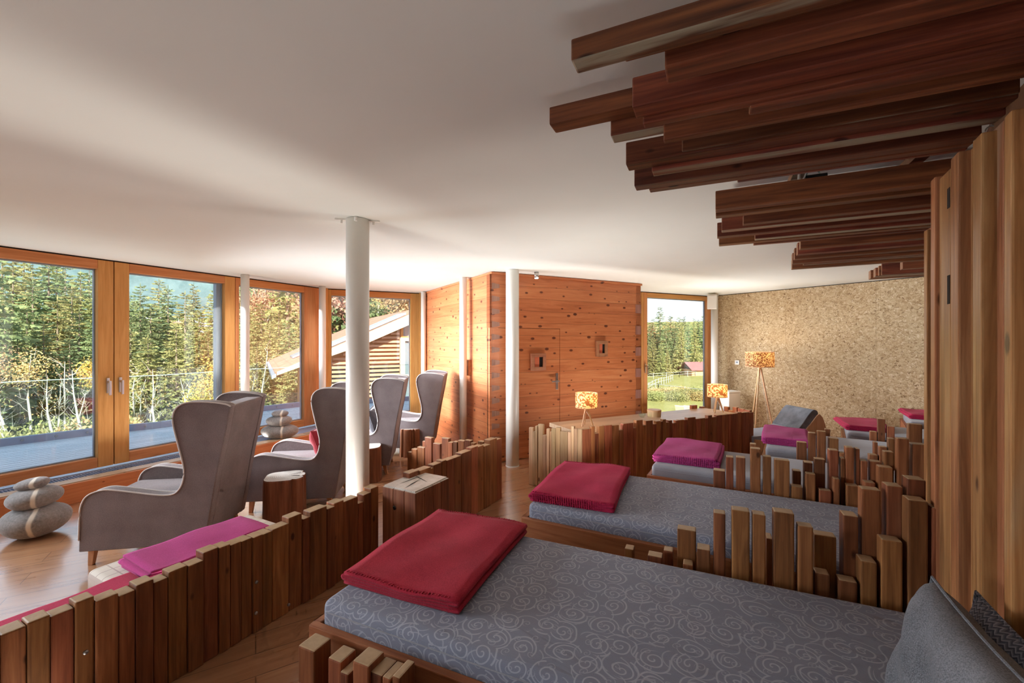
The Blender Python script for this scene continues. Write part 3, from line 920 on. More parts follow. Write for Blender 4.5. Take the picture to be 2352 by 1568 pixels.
def folded_blanket(loc, z, rz, U, W, m, label, layers=4, th=.013, seed=1, group=None, stitch=True):
    """fleece folded in layers: folds along u, open edges along v"""
    rnd = random.Random(seed)
    t = thing('folded_blanket', (loc[0], loc[1], z), rz, label, 'blanket', group)
    path = []
    gap = th * 1.04
    rr = gap / 2
    for k in range(layers):
        zz = th / 2 + k * gap
        xs = [U * i / 16 for i in range(17)]
        if k % 2: xs = xs[::-1]
        for x in xs:
            path.append((x + (.006 if k % 2 else -.004), zz))
        if k < layers - 1:
            ex = xs[-1]
            sgn = 1 if ex > U / 2 else -1
            for a in (-45, 0, 45):
                path.append((ex + sgn * rr * 1.5 * cos(R(a)), zz + rr + rr * sin(R(a))))
    n = len(path) - 1
    nv = 18
    ph = [rnd.uniform(0, 6) for _ in range(6)]

    def fn(i, j):
        x, zz = path[min(n, int(round(i * n)))]
        v = j * W
        lv = zz / (th * layers)
        wav = (sin(x * 11 + ph[0] + v * 3) * .004 + sin(v * 14 + ph[1] + x * 5) * .003 + sin(x * 23 - v * 9 + ph[4]) * .0022) * lv
        return (x + sin(v * 6 + ph[2]) * .004, v + sin(x * 5 + ph[3]) * .005 + (lv - .5) * .012 * (1 if j > .5 else -1), zz + wav * 1.3 + .001)
    me = grid_mesh(n, nv, fn)
    o = link('fleece', me, M[m], t)
    so = o.modifiers.new('thickness', 'SOLIDIFY'); so.thickness = th * .92; so.offset = 0
    if stitch:
        for jj in (0.0, 1.0):
            st = MB()
            for k in range(layers):
                zz = th / 2 + k * gap
                for q in range(int(U / .014)):
                    x = .02 + q * .014
                    if x > U - .02: break
                    vv = jj * W
                    s = -1 if jj == 0 else 1
                    y0 = vv + s * ((k / layers - .5) * .012)
                    if k == layers - 1:
                        pts = fn(((n - 16) + x / U * 16) / n if k % 2 == 0 else ((n - 16) + (1 - x / U) * 16) / n, jj)
                        zt = pts[2] + th * .5
                        st.box(x - .0022, x + .0022, min(y0, y0 - s * .012), max(y0, y0 - s * .012), zt - .002, zt + .0016)
                    st.box(x - .0022, x + .0022, y0 - .0026 if s < 0 else y0, y0 if s < 0 else y0 + .0026, zz - th * .45, zz + th * .45)
            st.build('stitching', M[m], t)
    return t


beds = {}
def bedpts(A, B):
    A3, B3 = site(A[0], A[1], HB), site(B[0], B[1], HB)
    return V2(A3.x, A3.y), V2(B3.x, B3.y)

# each entry: near foot corner, far foot corner (survey), heading in degrees (foot -> head), length
defs = [
    ('b1', (737, 1378), (1022, 1190), -24.0, 2.02, 'swirl', 'nearest daybed with scroll-patterned grey mattress and dark red blanket'),
    ('b2', (1212, 1155), (1301, 1069), -27.0, 1.85, 'swirl', 'second daybed from the front, scroll-patterned, with a raspberry blanket'),
    ('b3', (1496, 1066), (1524, 1018), -30.0, 1.85, 'sheet', 'third daybed, plain grey, with a magenta blanket beside the table'),
    ('b4', (1758, 1026), (1743, 984), -33.5, 1.80, 'sheet', 'fourth daybed with a magenta blanket before the wood-shelled recliner'),
    ('b5', (1945, 991), (1903, 966), -36.0, 1.80, 'sheet', 'fifth daybed with a red blanket in front of the cork wall'),
    ('b6', (2090, 967), (2040, 945), -38.0, 1.60, 'sheet', 'farthest daybed against the cork wall, half hidden by the timber cladding'),
]
for i, (k, a, b, ag, L, cov, lab) in enumerate(defs):
    A, B = bedpts(a, b)
    W = min(.92, (B - A).length)
    d = V2(cos(R(ag)), sin(R(ag)))
    if k == 'b6':                                  # keep clear of the cork wall
        pass
    beds[k] = (A, B, d, ag, W, bed(A, ag, L, W, cov, lab, seed=i, skew=.085 if k == 'b1' else 0))
# a corner of one more bed shows at the lower edge of the picture
A0 = site(684, 1549, HB)
d0_ = V2(cos(R(-22)), sin(R(-22)))
n0_ = V2(-d0_.y, d0_.x)
bed(V2(A0.x, A0.y) - n0_ * .80, -22, 1.5, .80, 'swirl', 'daybed whose mattress corner just shows at the bottom edge', seed=9)

# blankets: near-left corner, near-right corner along the bed, far-left corner (on the mattress)
def bl(P1, P4, P2, m, label, bedkey, seed, dz=0.0, h=HB, layers=4, th=.013):
    a, b, c = site(P1[0], P1[1], h), site(P4[0], P4[1], h), site(P2[0], P2[1], h)
    u = V2(b.x - a.x, b.y - a.y)
    w = V2(c.x - a.x, c.y - a.y)
    rz = ang(u)
    n = perp(unit(u))
    return folded_blanket((a.x, a.y), h + dz, rz, u.length, w.dot(n), M and m, label, seed=seed, layers=layers, th=th)

bl((789, 1342), (1045, 1414), (1026, 1194), 'blanket_red', 'dark red folded fleece blanket with stitched edge on the nearest daybed', 'b1', 3, .002)
bl((1217, 1152), (1404, 1180), (1305, 1074), 'blanket_rose', 'raspberry folded fleece blanket on the second daybed', 'b2', 4, .002)
bl((1504, 1060), (1650, 1079), (1526, 1020), 'blanket_mag', 'thick magenta folded blanket on the third daybed by the slatted table', 'b3', 5, .002, layers=5)
bl((1753, 1019), (1862, 1031), (1745, 989), 'blanket_mag', 'magenta folded blanket on the daybed before the recliner', 'b4', 6, .002, layers=5)
bl((1946, 988), (2052, 996), (1910, 965), 'blanket_rose', 'red folded blanket on the fifth daybed in front of the cork wall', 'b5', 7, .002)
bl((2090, 962), (2170, 968), (2047, 944), 'blanket_rose', 'red folded blanket on the farthest daybed at the cork wall', 'b6', 8, .002)


# ---------------------------------------------------------------- fences between the beds
def bedfence(key, rows, label, gap=.04, hi=None):
    A, B, d, ag, W, o = beds[key]
    n = V2(-d.y, d.x)
    P = A + n * (W + gap + .03)
    return fence(label, P, d, n, rows, th=.06)

def c3(l, r, t, row): return (1400 + l * .4048, 1400 + r * .4048, 1080 + t * .4048, row)
def b2(l, r, t, row): return (1650 + l * .2551, 1650 + r * .2551, 880 + t * .2551, row)
bedfence('b1', [c3(85, 137, 437, 1), c3(215, 300, 480, 0), c3(305, 360, 450, 1), c3(415, 475, 525, 0), c3(383, 492, 330, 1), c3(495, 573, 440, 0), c3(589, 660, 240, 0), c3(692, 797, 222, 0), c3(810, 888, 245, 0),
                c3(890, 930, 385, 1), c3(930, 1052, 235, 0), c3(1066, 1157, 310, 0), c3(1160, 1290, 365, 1), c3(1166, 1255, 585, 0), c3(1322, 1412, 250, 1), c3(1300, 1410, 625, 0),
                c3(1428, 1545, 105, 1), c3(1424, 1522, 515, 0), c3(1575, 1672, 88, 1), c3(1540, 1665, 392, 0), c3(1690, 1808, 165, 0), c3(1690, 1800, 48, 1), c3(1826, 1972, 212, 0)],
        'dark timber fence between the first and second daybed, tallest posts at the wall')
bedfence('b2', [(1638, 1666, 1079, 0), (1667, 1685, 1048, 0), (1690, 1712.5, 1049, 0), (1723, 1747.4, 1028, 0), (1752, 1772, 1046, 0), (1778, 1814, 1054, 0), (1817, 1844, 1115, 0), (1821, 1841, 1080, 1),
                (1847, 1868, 1061, 1), (1851, 1874.5, 1087, 0), (1870, 1896, 1052, 1), (1881, 1910, 1123.6, 0), (1904, 1927, 1032, 1), (1914, 1930, 1098, 0), (1931, 1942, 1051, 1), (1942, 1961.7, 1025, 1),
                (1944, 1974, 1114, 0), (1966, 1976, 1029, 1), (1976, 1993, 1056, 1), (1985, 2011, 1106, 0), (1999, 2026, 1058.6, 1), (2018, 2052, 1071, 0), (2031, 2055, 1036, 1), (2060, 2088, 1005, 0), (2096, 2131, 1019, 0)],
        'dark timber fence between the second and third daybed')
bedfence('b3', [(1722, 1737, 1017, 0), (1830, 1854, 1014, 0), (1856, 1874.5, 992, 0), (1876, 1897.5, 988, 0), (1903, 1927, 1005, 0), (1928, 1941, 1038, 0), (1996, 2017, 1042.5, 0), (2007, 2017, 1014, 1),
                (2019, 2038, 1024, 0), (2040, 2055.6, 1005, 0), (2086, 2119, 972, 0)], 'timber fence between the third and fourth daybed')
bedfence('b4', [(1894, 1907, 983, 1), (1998, 2015, 989, 0), (2016, 2034, 960, 0), (2037, 2055.6, 977, 0)], 'short timber fence between the fourth and fifth daybed')
# low stub fence at the foot of the nearest bed
A, B, d, ag, W, o = beds['b1']
n = V2(-d.y, d.x)
P = A - n * .135
fence('low stub fence of short timbers at the foot of the nearest daybed', P, d, n,
      [(684, 722, 1487, 0), (727, 752, 1515, 1), (753, 784, 1513, 0), (784, 804, 1540, 0), (812, 850, 1519, 0), (848, 876, 1547, 0), (878, 898, 1553, 0), (899, 918, 1553, 0)], th=.075)

# =====================================================================  WALL CLADDING AND CANOPIES
Wp, Wq = V2(1.365, 1.22), V2(1.650, 1.68)
wd = unit(Wq - Wp); wm = Vector((-wd.y, wd.x))      # wm points to the beds
hbd = thing('wall_cladding', (Wp.x, Wp.y, 0), 0, 'floor-to-canopy cladding of upright reclaimed timbers at the head of the nearest daybed', 'wall cladding')
def slat(root, P, d, m, pl, pr, top, prot, back=.06, mat='slat'):
    Q = P + m * prot
    s0, s1 = sight(pr, Q, d), sight(pl, Q, d)
    c = Q + d * ((s0 + s1) / 2) - m * ((prot + back) / 2)
    y = (Q + d * ((s0 + s1) / 2)).y
    z = min(2.30, zof(top, y))
    hw, ht = abs(s1 - s0) / 2, (prot + back) / 2
    o = MB().box(-hw, hw, -ht, ht, 0, z).build('slat', M[mat], root, bev=.005)
    o.location = (c.x - root.location.x, c.y - root.location.y, 0)
    o.rotation_euler = (0, 0, ang(d))
    return o
for (pl, pr, top, prot) in [(2137, 2147, 411, .010), (2157, 2183, 399, .0), (2183, 2201, 357, .034), (2221, 2233, 345, .006), (2233, 2254, 315, .040),
                            (2275, 2305, 290, .010), (2305, 2323, 261, .034), (2344, 2385, 250, .012), (2385, 2430, 245, .03), (2450, 2480, 240, .008), (2480, 2540, 235, .03)]:
    o = slat(hbd, Wp, wd, wm, pl, pr, top, prot)
    if pl == 2157:                                 # empty mortises, their inner shade painted as flat dark plates
        hw_ = (max(v.co.x for v in o.data.vertices))
        yy_ = (Wp + wd * sight(2179, Wp, wd)).y
        ht_ = max(v.co.y for v in o.data.vertices)
        for p0_, p1_ in ((432, 478), (632, 698)):
            MB().box(-hw_ + .004, -hw_ + .028, ht_ - .002, ht_ + .0015, zof(p1_, yy_), zof(p0_, yy_)).build('mortise', M['darkgap'], o)
W2 = V2(2.40, 2.47); w2d = unit(V2(.42, .9))
hb2 = thing('wall_cladding', (W2.x, W2.y, 0), 0, 'narrow upright timbers of the cladding behind the second daybed', 'wall cladding')
w2m = Vector((-w2d.y, w2d.x))
for (pl, pr, top, prot) in [(2121.5, 2129, 529, .03), (2129, 2139, 524, .0), (2139, 2150, 515, .03), (2150, 2165, 505, .0)]:
    slat(hb2, W2, w2d, w2m, pl, pr, top, prot, back=.05)


def canopy(label, ag, head, beams, hb=2.27, hang=True, hooks=()):
    """row of beams hung under the ceiling; beams = (px, py of the lower near foot-side corner, height of face, width, lower edge height)"""
    d = V2(cos(R(ag)), sin(R(ag))); n = V2(-d.y, d.x)
    p0 = site(beams[0][0], beams[0][1], hb)
    t = thing('beam_canopy', (p0.x, p0.y, 0), R(ag), label, 'canopy')
    st = []
    for (px, py, hh, w, dz) in beams:
        p = site(px, py, hb + dz)
        q = V2(p.x - p0.x, p.y - p0.y)
        st.append([q.dot(d), q.dot(n), hh, w, dz])
    st.sort(key=lambda b: b[1])
    for i, (s, tt, hh, w, dz) in enumerate(st):
        if i + 1 < len(st): w = min(w, max(.03, st[i + 1][1] - tt - .003))
        L = head(p0, d, n, s, tt)
        o = MB().box(0, L, 0, w, 0, hh).build('beam', M['beam'], t, loc=(s, tt, hb + dz), bev=.005)
    # cross bearers above
    t0, t1 = st[0][1], st[-1][1] + st[-1][3]
    smax = max(b[0] for b in st)
    for s in (smax + .10, smax + .55):
        MB().box(s, s + .05, t0 + .02, t1 - .14, hb + .13, hb + .165).build('bearer', M['beam'], t)
    for (s, tt) in hooks:
        h = MB()
        h.tube([(s, tt, hb + .06), (s, tt, hb + .16)], .006, 8)
        h.tube([(s + .018 * cos(R(w)), tt, hb + .195 + .018 * sin(R(w))) for w in range(-90, 181, 30)], .003, 6)
        h.tube([(s, tt, hb + .21), (s, tt, CEIL)], .003, 6)
        h.build('hook', M['chrome'], t)
    return t

def head1(p0, d, n, s, tt):
    Q = p0.to_2d() + d * s + n * tt
    k = Vector((wm.x, wm.y))
    e = (Wp + wm * -.05 - Q).dot(k) / d.dot(k)
    return max(.3, e)
def c4(x, y): return (1240 + x * .4728, y * .4728)
can1 = [c4(150, 295) + (.052, .058, 0), c4(400, 250) + (.06, .05, .03), c4(606, 328) + (.075, .075, -.005), c4(765, 345) + (.05, .06, .03), c4(448, 522) + (.085, .07, -.01), c4(45, 605) + (.06, .07, .075),
        c4(343, 662) + (.06, .06, .03), c4(500, 604) + (.05, .045, -.025), c4(1022, 520) + (.08, .06, -.03), c4(600, 682) + (.055, .06, -.02), c4(690, 735) + (.06, .06, .01), c4(417, 800) + (.085, .07, 0), c4(543, 832) + (.075, .06, -.012),
        c4(458, 905) + (.09, .065, 0), c4(530, 922) + (.08, .045, 0.0), c4(960, 880) + (.06, .022, 0.0)]
canopy('large beam canopy hung below the ceiling above the nearest daybed', -24.8, head1, can1)
def c5(x, y): return (1600 + x * .3197, 350 + y * .3197)
def headn(L): return lambda p0, d, n, s, tt: L - s
can2 = [c5(135, 410) + (.095, .07, 0), c5(137, 457) + (.05, .06, -.01), c5(335, 512) + (.05, .06, -.01), c5(180, 560) + (.09, .07, 0), c5(148, 605) + (.09, .07, 0), c5(420, 620) + (.08, .06, 0), c5(160, 662) + (.09, .07, 0), c5(410, 660) + (.06, .05, .02)]
canopy('beam canopy above the second daybed, hanging on two hooks', -26, headn(1.35), can2, hooks=((.36, .03), (1.02, .03)))
can3 = [c5(745, 690) + (.09, .08, 0), c5(725, 730) + (.09, .09, 0), c5(703, 765) + (.09, .08, 0), c5(688, 797) + (.09, .09, 0), c5(770, 803) + (.05, .08, .02), c5(685, 835) + (.09, .08, 0)]
canopy('beam canopy above the third daybed', -29, headn(1.5), can3)
can4 = [c5(1480, 835) + (.10, .1, 0), c5(1330, 880) + (.12, .12, 0), c5(1310, 884) + (.10, .12, 0), c5(1285, 890) + (.09, .12, 0), c5(1250, 905) + (.09, .12, 0)]
canopy('farthest beam canopy just in front of the cork wall', -32, headn(1.5), can4)
# little black box with a wire loop lying on the second canopy
bx = site(1873, 414, 2.40)
t = thing('transformer_box', (bx.x, bx.y, 2.372), R(-26), 'small black box with a clear wire loop on top of the second beam canopy', 'box')
MB().box(-.045, .045, -.03, .03, .0, .05).build('housing', M['black'], t, bev=.004)
MB().tube([(.028 * cos(w * .4) - .01, 0, .055 + .028 * sin(w * .4)) for w in range(9)], .004, 6).build('wire_loop', M['glassedge'], t)

# =====================================================================  PILLOWS
def pillow(name, far_bottom, far_top, waxis, w, thick, m, label, cat='pillow', piping=None, pinch=.06, seed=0):
    fb, ft = Vector(far_bottom), Vector(far_top)
    ha = ft - fb; h = ha.length; ha.normalize()
    wa = Vector(waxis).normalized()
    nn = wa.cross(ha).normalized()
    if nn.x > 0: nn = -nn                         # front faces the foot end
    ctr = (fb + ft) / 2 + wa * (w / 2)
    N = 26
    rnd = random.Random(seed)
    ph = [rnd.uniform(0, 6) for _ in range(4)]
    vs, fs = [], []
    for side in (1, -1):
        for j in range(N + 1):
            for i in range(N + 1):
                u, v = 2 * i / N - 1, 2 * j / N - 1
                e = (max(0, 1 - u ** 4) * max(0, 1 - v ** 4)) ** .5
                c = 1 - pinch * ((1 - abs(u) ** 2) * abs(v) ** 3)
                c2 = 1 - pinch * ((1 - abs(v) ** 2) * abs(u) ** 3)
                p = Vector((u * w / 2 * c2, v * h / 2 * c, side * thick / 2 * e * (1 + .06 * sin(u * 5 + ph[0]) * sin(v * 4 + ph[1]))))
                p.z += .006 * sin(u * 9 + v * 7 + ph[2]) * e
                vs.append(p)
    o_ = (N + 1) ** 2
    for j in range(N):
        for i in range(N):
            a = j * (N + 1) + i
            fs.append((a, a + 1, a + N + 2, a + N + 1))
            fs.append((a + o_, a + o_ + N + 1, a + o_ + N + 2, a + o_ + 1))
    me = bpy.data.meshes.new(name)
    me.from_pydata([tuple(v) for v in vs], [], fs)
    bm = bmesh.new(); bm.from_mesh(me); bmesh.ops.remove_doubles(bm, verts=bm.verts, dist=1e-5); bm.to_mesh(me); bm.free()
    for p in me.polygons: p.use_smooth = True
    t = thing(name, ctr, 0, label, cat)
    Mx = Matrix((wa, ha, nn)).transposed()
    t.rotation_euler = Mx.to_euler()
    link('cover', me, M[m], t)
    bd = []
    for k in range(81):
        q = k / 80 * 4
        s, f = int(q) % 4, q - int(q)
        u, v = [(-1 + 2 * f, -1), (1, -1 + 2 * f), (1 - 2 * f, 1), (-1, 1 - 2 * f)][s]
        c = 1 - pinch * ((1 - u * u) * abs(v) ** 3); c2 = 1 - pinch * ((1 - v * v) * abs(u) ** 3)
        bd.append((u * w / 2 * c2, v * h / 2 * c, 0))
    MB().tube(bd, .004, 6).build('seam', M[piping or m], t)
    return t

dd = beds['b1'][2]
nx = (dd.y, -dd.x, 0)                              # towards the near side
pillow('pillow', (1.055, 1.185, .610), (1.133, 1.150, .965), nx, .58, .15, 'cush_grey', 'large grey melange pillow leaning at the head of the nearest daybed', seed=1, pinch=.10)
pillow('pillow', (1.165, 1.158, .610), (1.222, 1.120, .94), nx, .50, .07, 'herring', 'blue-grey herringbone pillow behind the large grey pillow', seed=2, pinch=.08)

# =====================================================================  WING CHAIRS
prof = [(0, .117), (.004, .25), (.010, .40), (.022, .46), (.045, .502), (.085, .53), (.159, .548), (.236, .54), (.354, .518), (.474, .495), (.565, .487), (.615, .502), (.650, .55), (.666, .62), (.663, .70),
        (.631, .84), (.600, .98), (.594, 1.05), (.610, 1.105), (.650, 1.142), (.712, 1.157), (.827, 1.155), (.94, 1.138), (.978, 1.12)]
prof_s = spline(prof, 3)
backline = [(.978, 1.12), (.947, .933), (.892, .66), (.836, .308), (.803, .117)]
CW = .66


def make_chair(label, loc, th):
    t = thing('wing_chair', loc, th, label, 'armchair', 'grey wing chairs facing the windows')
    poly = prof_s + backline[1:]
    for y0, y1 in ((0, .075), (CW - .075, CW)):
        vs = [Vector((x, y0, z)) for x, z in poly] + [Vector((x, y1, z)) for x, z in poly]
        n = len(poly)
        mb = MB().add(vs, [tuple(range(n - 1, -1, -1)), tuple(range(n, 2 * n))] + [(i, (i + 1) % n, (i + 1) % n + n, i + n) for i in range(n)])
        me = mb.mesh('side_panel')
        bm = bmesh.new(); bm.from_mesh(me)
        bmesh.ops.recalc_face_normals(bm, faces=bm.faces)
        bmesh.ops.bevel(bm, geom=[e for e in bm.edges if e.calc_face_angle(0) > R(60)], offset=.014, segments=3, profile=.5, affect='EDGES', clamp_overlap=True)
        bm.to_mesh(me); bm.free()
        for p in me.polygons: p.use_smooth = p.area < .02
        o = link('side_panel', me, M['chair'], t)
        pp = MB()
        ys = (y0 - .001, y1 + .001)
        for yy in ys:
            pp.tube([(x, yy, z) for x, z in prof_s[2:]], .0055, 6)
        pp.build('piping', M['piping'], o)
    # back shell
    bl_ = spline([(x - .003, z) for x, z in backline], 4)
    inner = [(x - .13 + .02 * (1 - z), z) for x, z in reversed(bl_)]
    poly = bl_ + inner
    vs = [Vector((x, .07, z)) for x, z in poly] + [Vector((x, CW - .07, z)) for x, z in poly]
    n = len(poly)
    MB().add(vs, [tuple(range(n)), tuple(range(2 * n - 1, n - 1, -1))] + [(i + n, (i + 1) % n + n, (i + 1) % n, i) for i in range(n)]).build('backrest', M['chair'], t, bev=.02, seg=3, ang=R(50))
    MB().box(.03, .80, .07, CW - .07, .13, .33).build('seat_base', M['chair'], t, bev=.015)
    bm = bmesh.new(); bmesh.ops.create_cube(bm, size=1)
    for v in bm.verts: v.co = Vector((.02 + (v.co.x + .5) * .74, .078 + (v.co.y + .5) * (CW - .156), .332 + (v.co.z + .5) * .115))
    bmesh.ops.bevel(bm, geom=bm.edges[:], offset=.035, segments=4, profile=.5, affect='EDGES')
    me = bpy.data.meshes.new('seat_cushion'); bm.to_mesh(me); bm.free()
    for p in me.polygons: p.use_smooth = True
    link('seat_cushion', me, M['chair'], t)
    for x, dx in ((.055, -.015), (.73, .035)):
        for y in (.06, CW - .06):
            lg = MB()
            a, b = .022, .015
            lg.add([(x - a, y - a, .135), (x + a, y - a, .135), (x + a, y + a, .135), (x - a, y + a, .135), (x + dx - b, y - b, 0), (x + dx + b, y - b, 0), (x + dx + b, y + b, 0), (x + dx - b, y + b, 0)],
                   [(0, 1, 2, 3), (7, 6, 5, 4), (4, 5, 1, 0), (5, 6, 2, 1), (6, 7, 3, 2), (7, 4, 0, 3)])
            lg.build('leg', M['leg'], t, bev=.003)
    return t

ch = make_chair('nearest grey wing chair beside the first stack of felt stones', (-3.05, 3.00, 0), R(9.5))
cpos = [(-2.475, 3.93, 8, 'second grey wing chair, with a red cushion, behind the small stump'), (-2.26, 4.98, 9, 'third grey wing chair with a dark cushion, partly behind the thick white column'),
        (-1.925, 5.90, 4, 'farthest grey wing chair next to the timber cabin')]
chairs = [ch]
for x, y, th, lab in cpos:
    c = copy_tree(ch); c.location = (x, y, 0); c.rotation_euler = (0, 0, R(th)); c['label'] = lab
    chairs.append(c)
def chair_pt(c, x, y, z):
    a = c.rotation_euler.z
    return Vector((c.location.x + x * cos(a) - y * sin(a), c.location.y + x * sin(a) + y * cos(a), z))
def chair_cushion(c, m, label, x0=.60, lean=.10, w=.40, y0=.12, h=.34, seed=3):
    a = c.rotation_euler.z
    pillow('cushion', chair_pt(c, x0, y0, .452), chair_pt(c, x0 + lean, y0, .452 + h), (-sin(a), cos(a), 0), w, .13, m, label, 'cushion', seed=seed)
chair_cushion(chairs[0], 'cush_grey', 'grey cushion inside the nearest wing chair', x0=.60, h=.26)
chair_cushion(chairs[1], 'cush_red', 'red cushion in the second wing chair', x0=.55, h=.28)
chair_cushion(chairs[2], 'cush_dark', 'charcoal cushion with a pointed corner in the third wing chair', x0=.53, h=.31)

# =====================================================================  STUMPS AND BLOCK
def stump(loc, rz, a, b, h, label, seed, name='stump_table', pw=3.2):
    rnd = random.Random(seed)
    N = 48
    notches = [rnd.uniform(0, 2 * pi) for _ in range(5)]
    def rad(w):
        c, s = abs(cos(w)), abs(sin(w))
        r = 1.0 / ((c / (a / 2)) ** pw + (s / (b / 2)) ** pw) ** (1 / pw)
        for q in notches:
            dlt = abs((w - q + pi) % (2 * pi) - pi)
            if dlt < .07: r -= .03 * (1 - dlt / .07)
        return r * (1 + .012 * sin(5 * w + seed))
    prof_ = [(1.02, 0), (1.0, .1 * h), (.985, .5 * h), (.975, .9 * h), (.965, h - .012), (.93, h)]
    vs, fs = [], []
    for k, z in prof_:
        for i in range(N):
            w = 2 * pi * i / N
            r = rad(w) * k
            vs.append((r * cos(w), r * sin(w), z))
    for j in range(len(prof_) - 1):
        for i in range(N):
            i2 = (i + 1) % N
            fs.append((j * N + i, j * N + i2, (j + 1) * N + i2, (j + 1) * N + i))
    fs.append(tuple(range(N - 1, -1, -1)))
    t = thing(name, (loc[0], loc[1], 0), rz, label, 'side table', 'solid wood stump tables')
    MB().add(vs, fs).build('trunk', M['stump'], t)
    top = MB().add([(v[0], v[1], h) for v in vs[-N:]] , [tuple(range(N))])
    top.build('top_face', M['endgrain'], t)
    ck = MB()
    for q in notches[:4]:
        r = rad(q) * .9
        ck.add([(r * cos(q) - .004 * sin(q), r * sin(q) + .004 * cos(q), h + .0015), (r * cos(q) + .004 * sin(q), r * sin(q) - .004 * cos(q), h + .0015), (.25 * r * cos(q + .3), .25 * r * sin(q + .3), h + .0015)], [(0, 1, 2)])
    ck.build('drying_crack', M['darkgap'], t)
    return t


def endgrain():
    t = NT('worn_end_grain', 0.45, 0.35)
    c = t.coord('Object')
    n = t.noise(c, 9, 4.0, 0.6)
    x, y = t.sep(c)[:2]
    r = t.math('SQRT', t.math('ADD', t.math('MULTIPLY', x, x), t.math('MULTIPLY', y, y)))
    ring = t.math('SINE', t.math('MULTIPLY_ADD', r, 420.0, t.math('MULTIPLY', n, 14.0)))
    col = t.ramp(t.math('MULTIPLY_ADD', ring, 0.14, n), [(0.3, (0.50, 0.44, 0.38)), (0.7, (0.78, 0.73, 0.67))])
    t.col(col); t.bump(n, .3, .01)
    return t.m
M['endgrain'] = endgrain()
stump((-2.02, 3.80), R(20), .34, .32, .405, 'squarish cut stump beside the second wing chair, nearest the camera', 2)
stump((-1.70, 4.95), R(10), .36, .32, .39, 'stump half hidden behind the thick white column', 3)
stump((-1.43, 6.03), R(15), .31, .29, .385, 'small cut stump by the farthest wing chair', 5)
# big square block
bA, bL, bR_ = site(954, 1131, .56), site(879, 1114, .56), site(1032, 1095, .56)
u = unit(V2(bR_.x - bA.x, bR_.y - bA.y)); lu = V2(bR_.x - bA.x, bR_.y - bA.y).length
v = perp(u); lv = V2(bL.x - bA.x, bL.y - bA.y).dot(v)
t = thing('wood_block', (bA.x, bA.y, 0), ang(u), 'large square timber block with worn pale top at the end of the long fence', 'side table')
bk_ = MB()
for i in range(4):
    for j in range(3):
        bk_.box(lu * i / 4 + .0006, lu * (i + 1) / 4 - .0006, lv * j / 3 + .0006, lv * (j + 1) / 3 - .0006, 0, .553)
bk_.build('block', M['stump'], t, bev=.007)
MB().prism([(.01, .012), (lu * .45, .008), (lu - .012, .016), (lu - .01, lv - .012), (lu * .5, lv - .008), (.012, lv - .01)], .553, .562).build('top_face', M['endgrain'], t)
ckb = MB()
for a_, b_, w_ in (((.02, .12), (.25, .16), .006), ((.2, .05), (.3, .3), .005), ((.05, .22), (.35, .2), .004)):
    dx, dy = b_[0] - a_[0], b_[1] - a_[1]
    L_ = hypot(dx, dy)
    ckb.add([(a_[0], a_[1], .5635), (a_[0] + dx * .5 - dy / L_ * w_, a_[1] + dy * .5 + dx / L_ * w_, .5635), (b_[0], b_[1], .5635), (a_[0] + dx * .5 + dy / L_ * w_, a_[1] + dy * .5 - dx / L_ * w_, .5635)], [(3, 2, 1, 0)])
ckb.build('drying_crack', M['darkgap'], t)
MB().lathe([(.016, 0), (.012, .003)], 16, Matrix.Translation((-.001, lv * .62, .42)) @ Matrix.Rotation(R(-90), 4, 'Y')).build('bore_hole', M['black'], t)

# =====================================================================  FELT STONES
def felt_stone(cx, cy, z0, a, b, h, rz, label, tilt=0.0, seed=0):
    N, K = 36, 18
    rnd = random.Random(seed)
    p1, p2 = rnd.uniform(0, 6), rnd.uniform(0, 6)
    def fn(i, j):
        w, q = 2 * pi * i, pi * (j - .5)
        c = abs(cos(q)) ** .85
        r = 1 + .035 * sin(2 * w + p1) + .025 * sin(3 * w + p2)
        zz = sin(q)
        return (a / 2 * c * cos(w) * r, b / 2 * c * sin(w) * r, h / 2 * (zz + .10 * (1 - zz * zz)) + h / 2)
    me = grid_mesh(N, K, fn, closed_u=True)
    o = link('felt_stone', me, M['felt'], None, (cx, cy, z0), rot=(0, tilt, rz))
    return tag(o, label, 'floor cushion', 'grey felt stone cushions')

q = site(74, 1237, 0)
bx_, by_ = -3.86, 3.56
bx_, by_ = -3.93, 3.52
felt_stone(bx_, by_, 0, .41, .41, .25, R(10), 'large grey felt stone at the bottom of the stack on the floor', 0, 1)
felt_stone(bx_ - .015, by_ + .01, .222, .335, .32, .17, R(14), 'middle grey felt stone of the stack on the floor', R(-3), 2)
felt_stone(bx_ - .04, by_ + .02, .372, .21, .20, .095, R(8), 'small top felt stone of the stack on the floor', R(-8), 3)
qx, qy = -3.38, 6.20
felt_stone(qx, qy, .19, .49, .36, .205, R(8), 'large bottom felt stone of the stack on the window ledge', 0, 4)
felt_stone(qx - .0, qy, .368, .36, .30, .155, R(4), 'middle felt stone of the stack on the window ledge', 0, 5)
felt_stone(qx + .01, qy, .500, .23, .20, .10, R(0), 'small top felt stone of the stack on the window ledge', 0, 6)

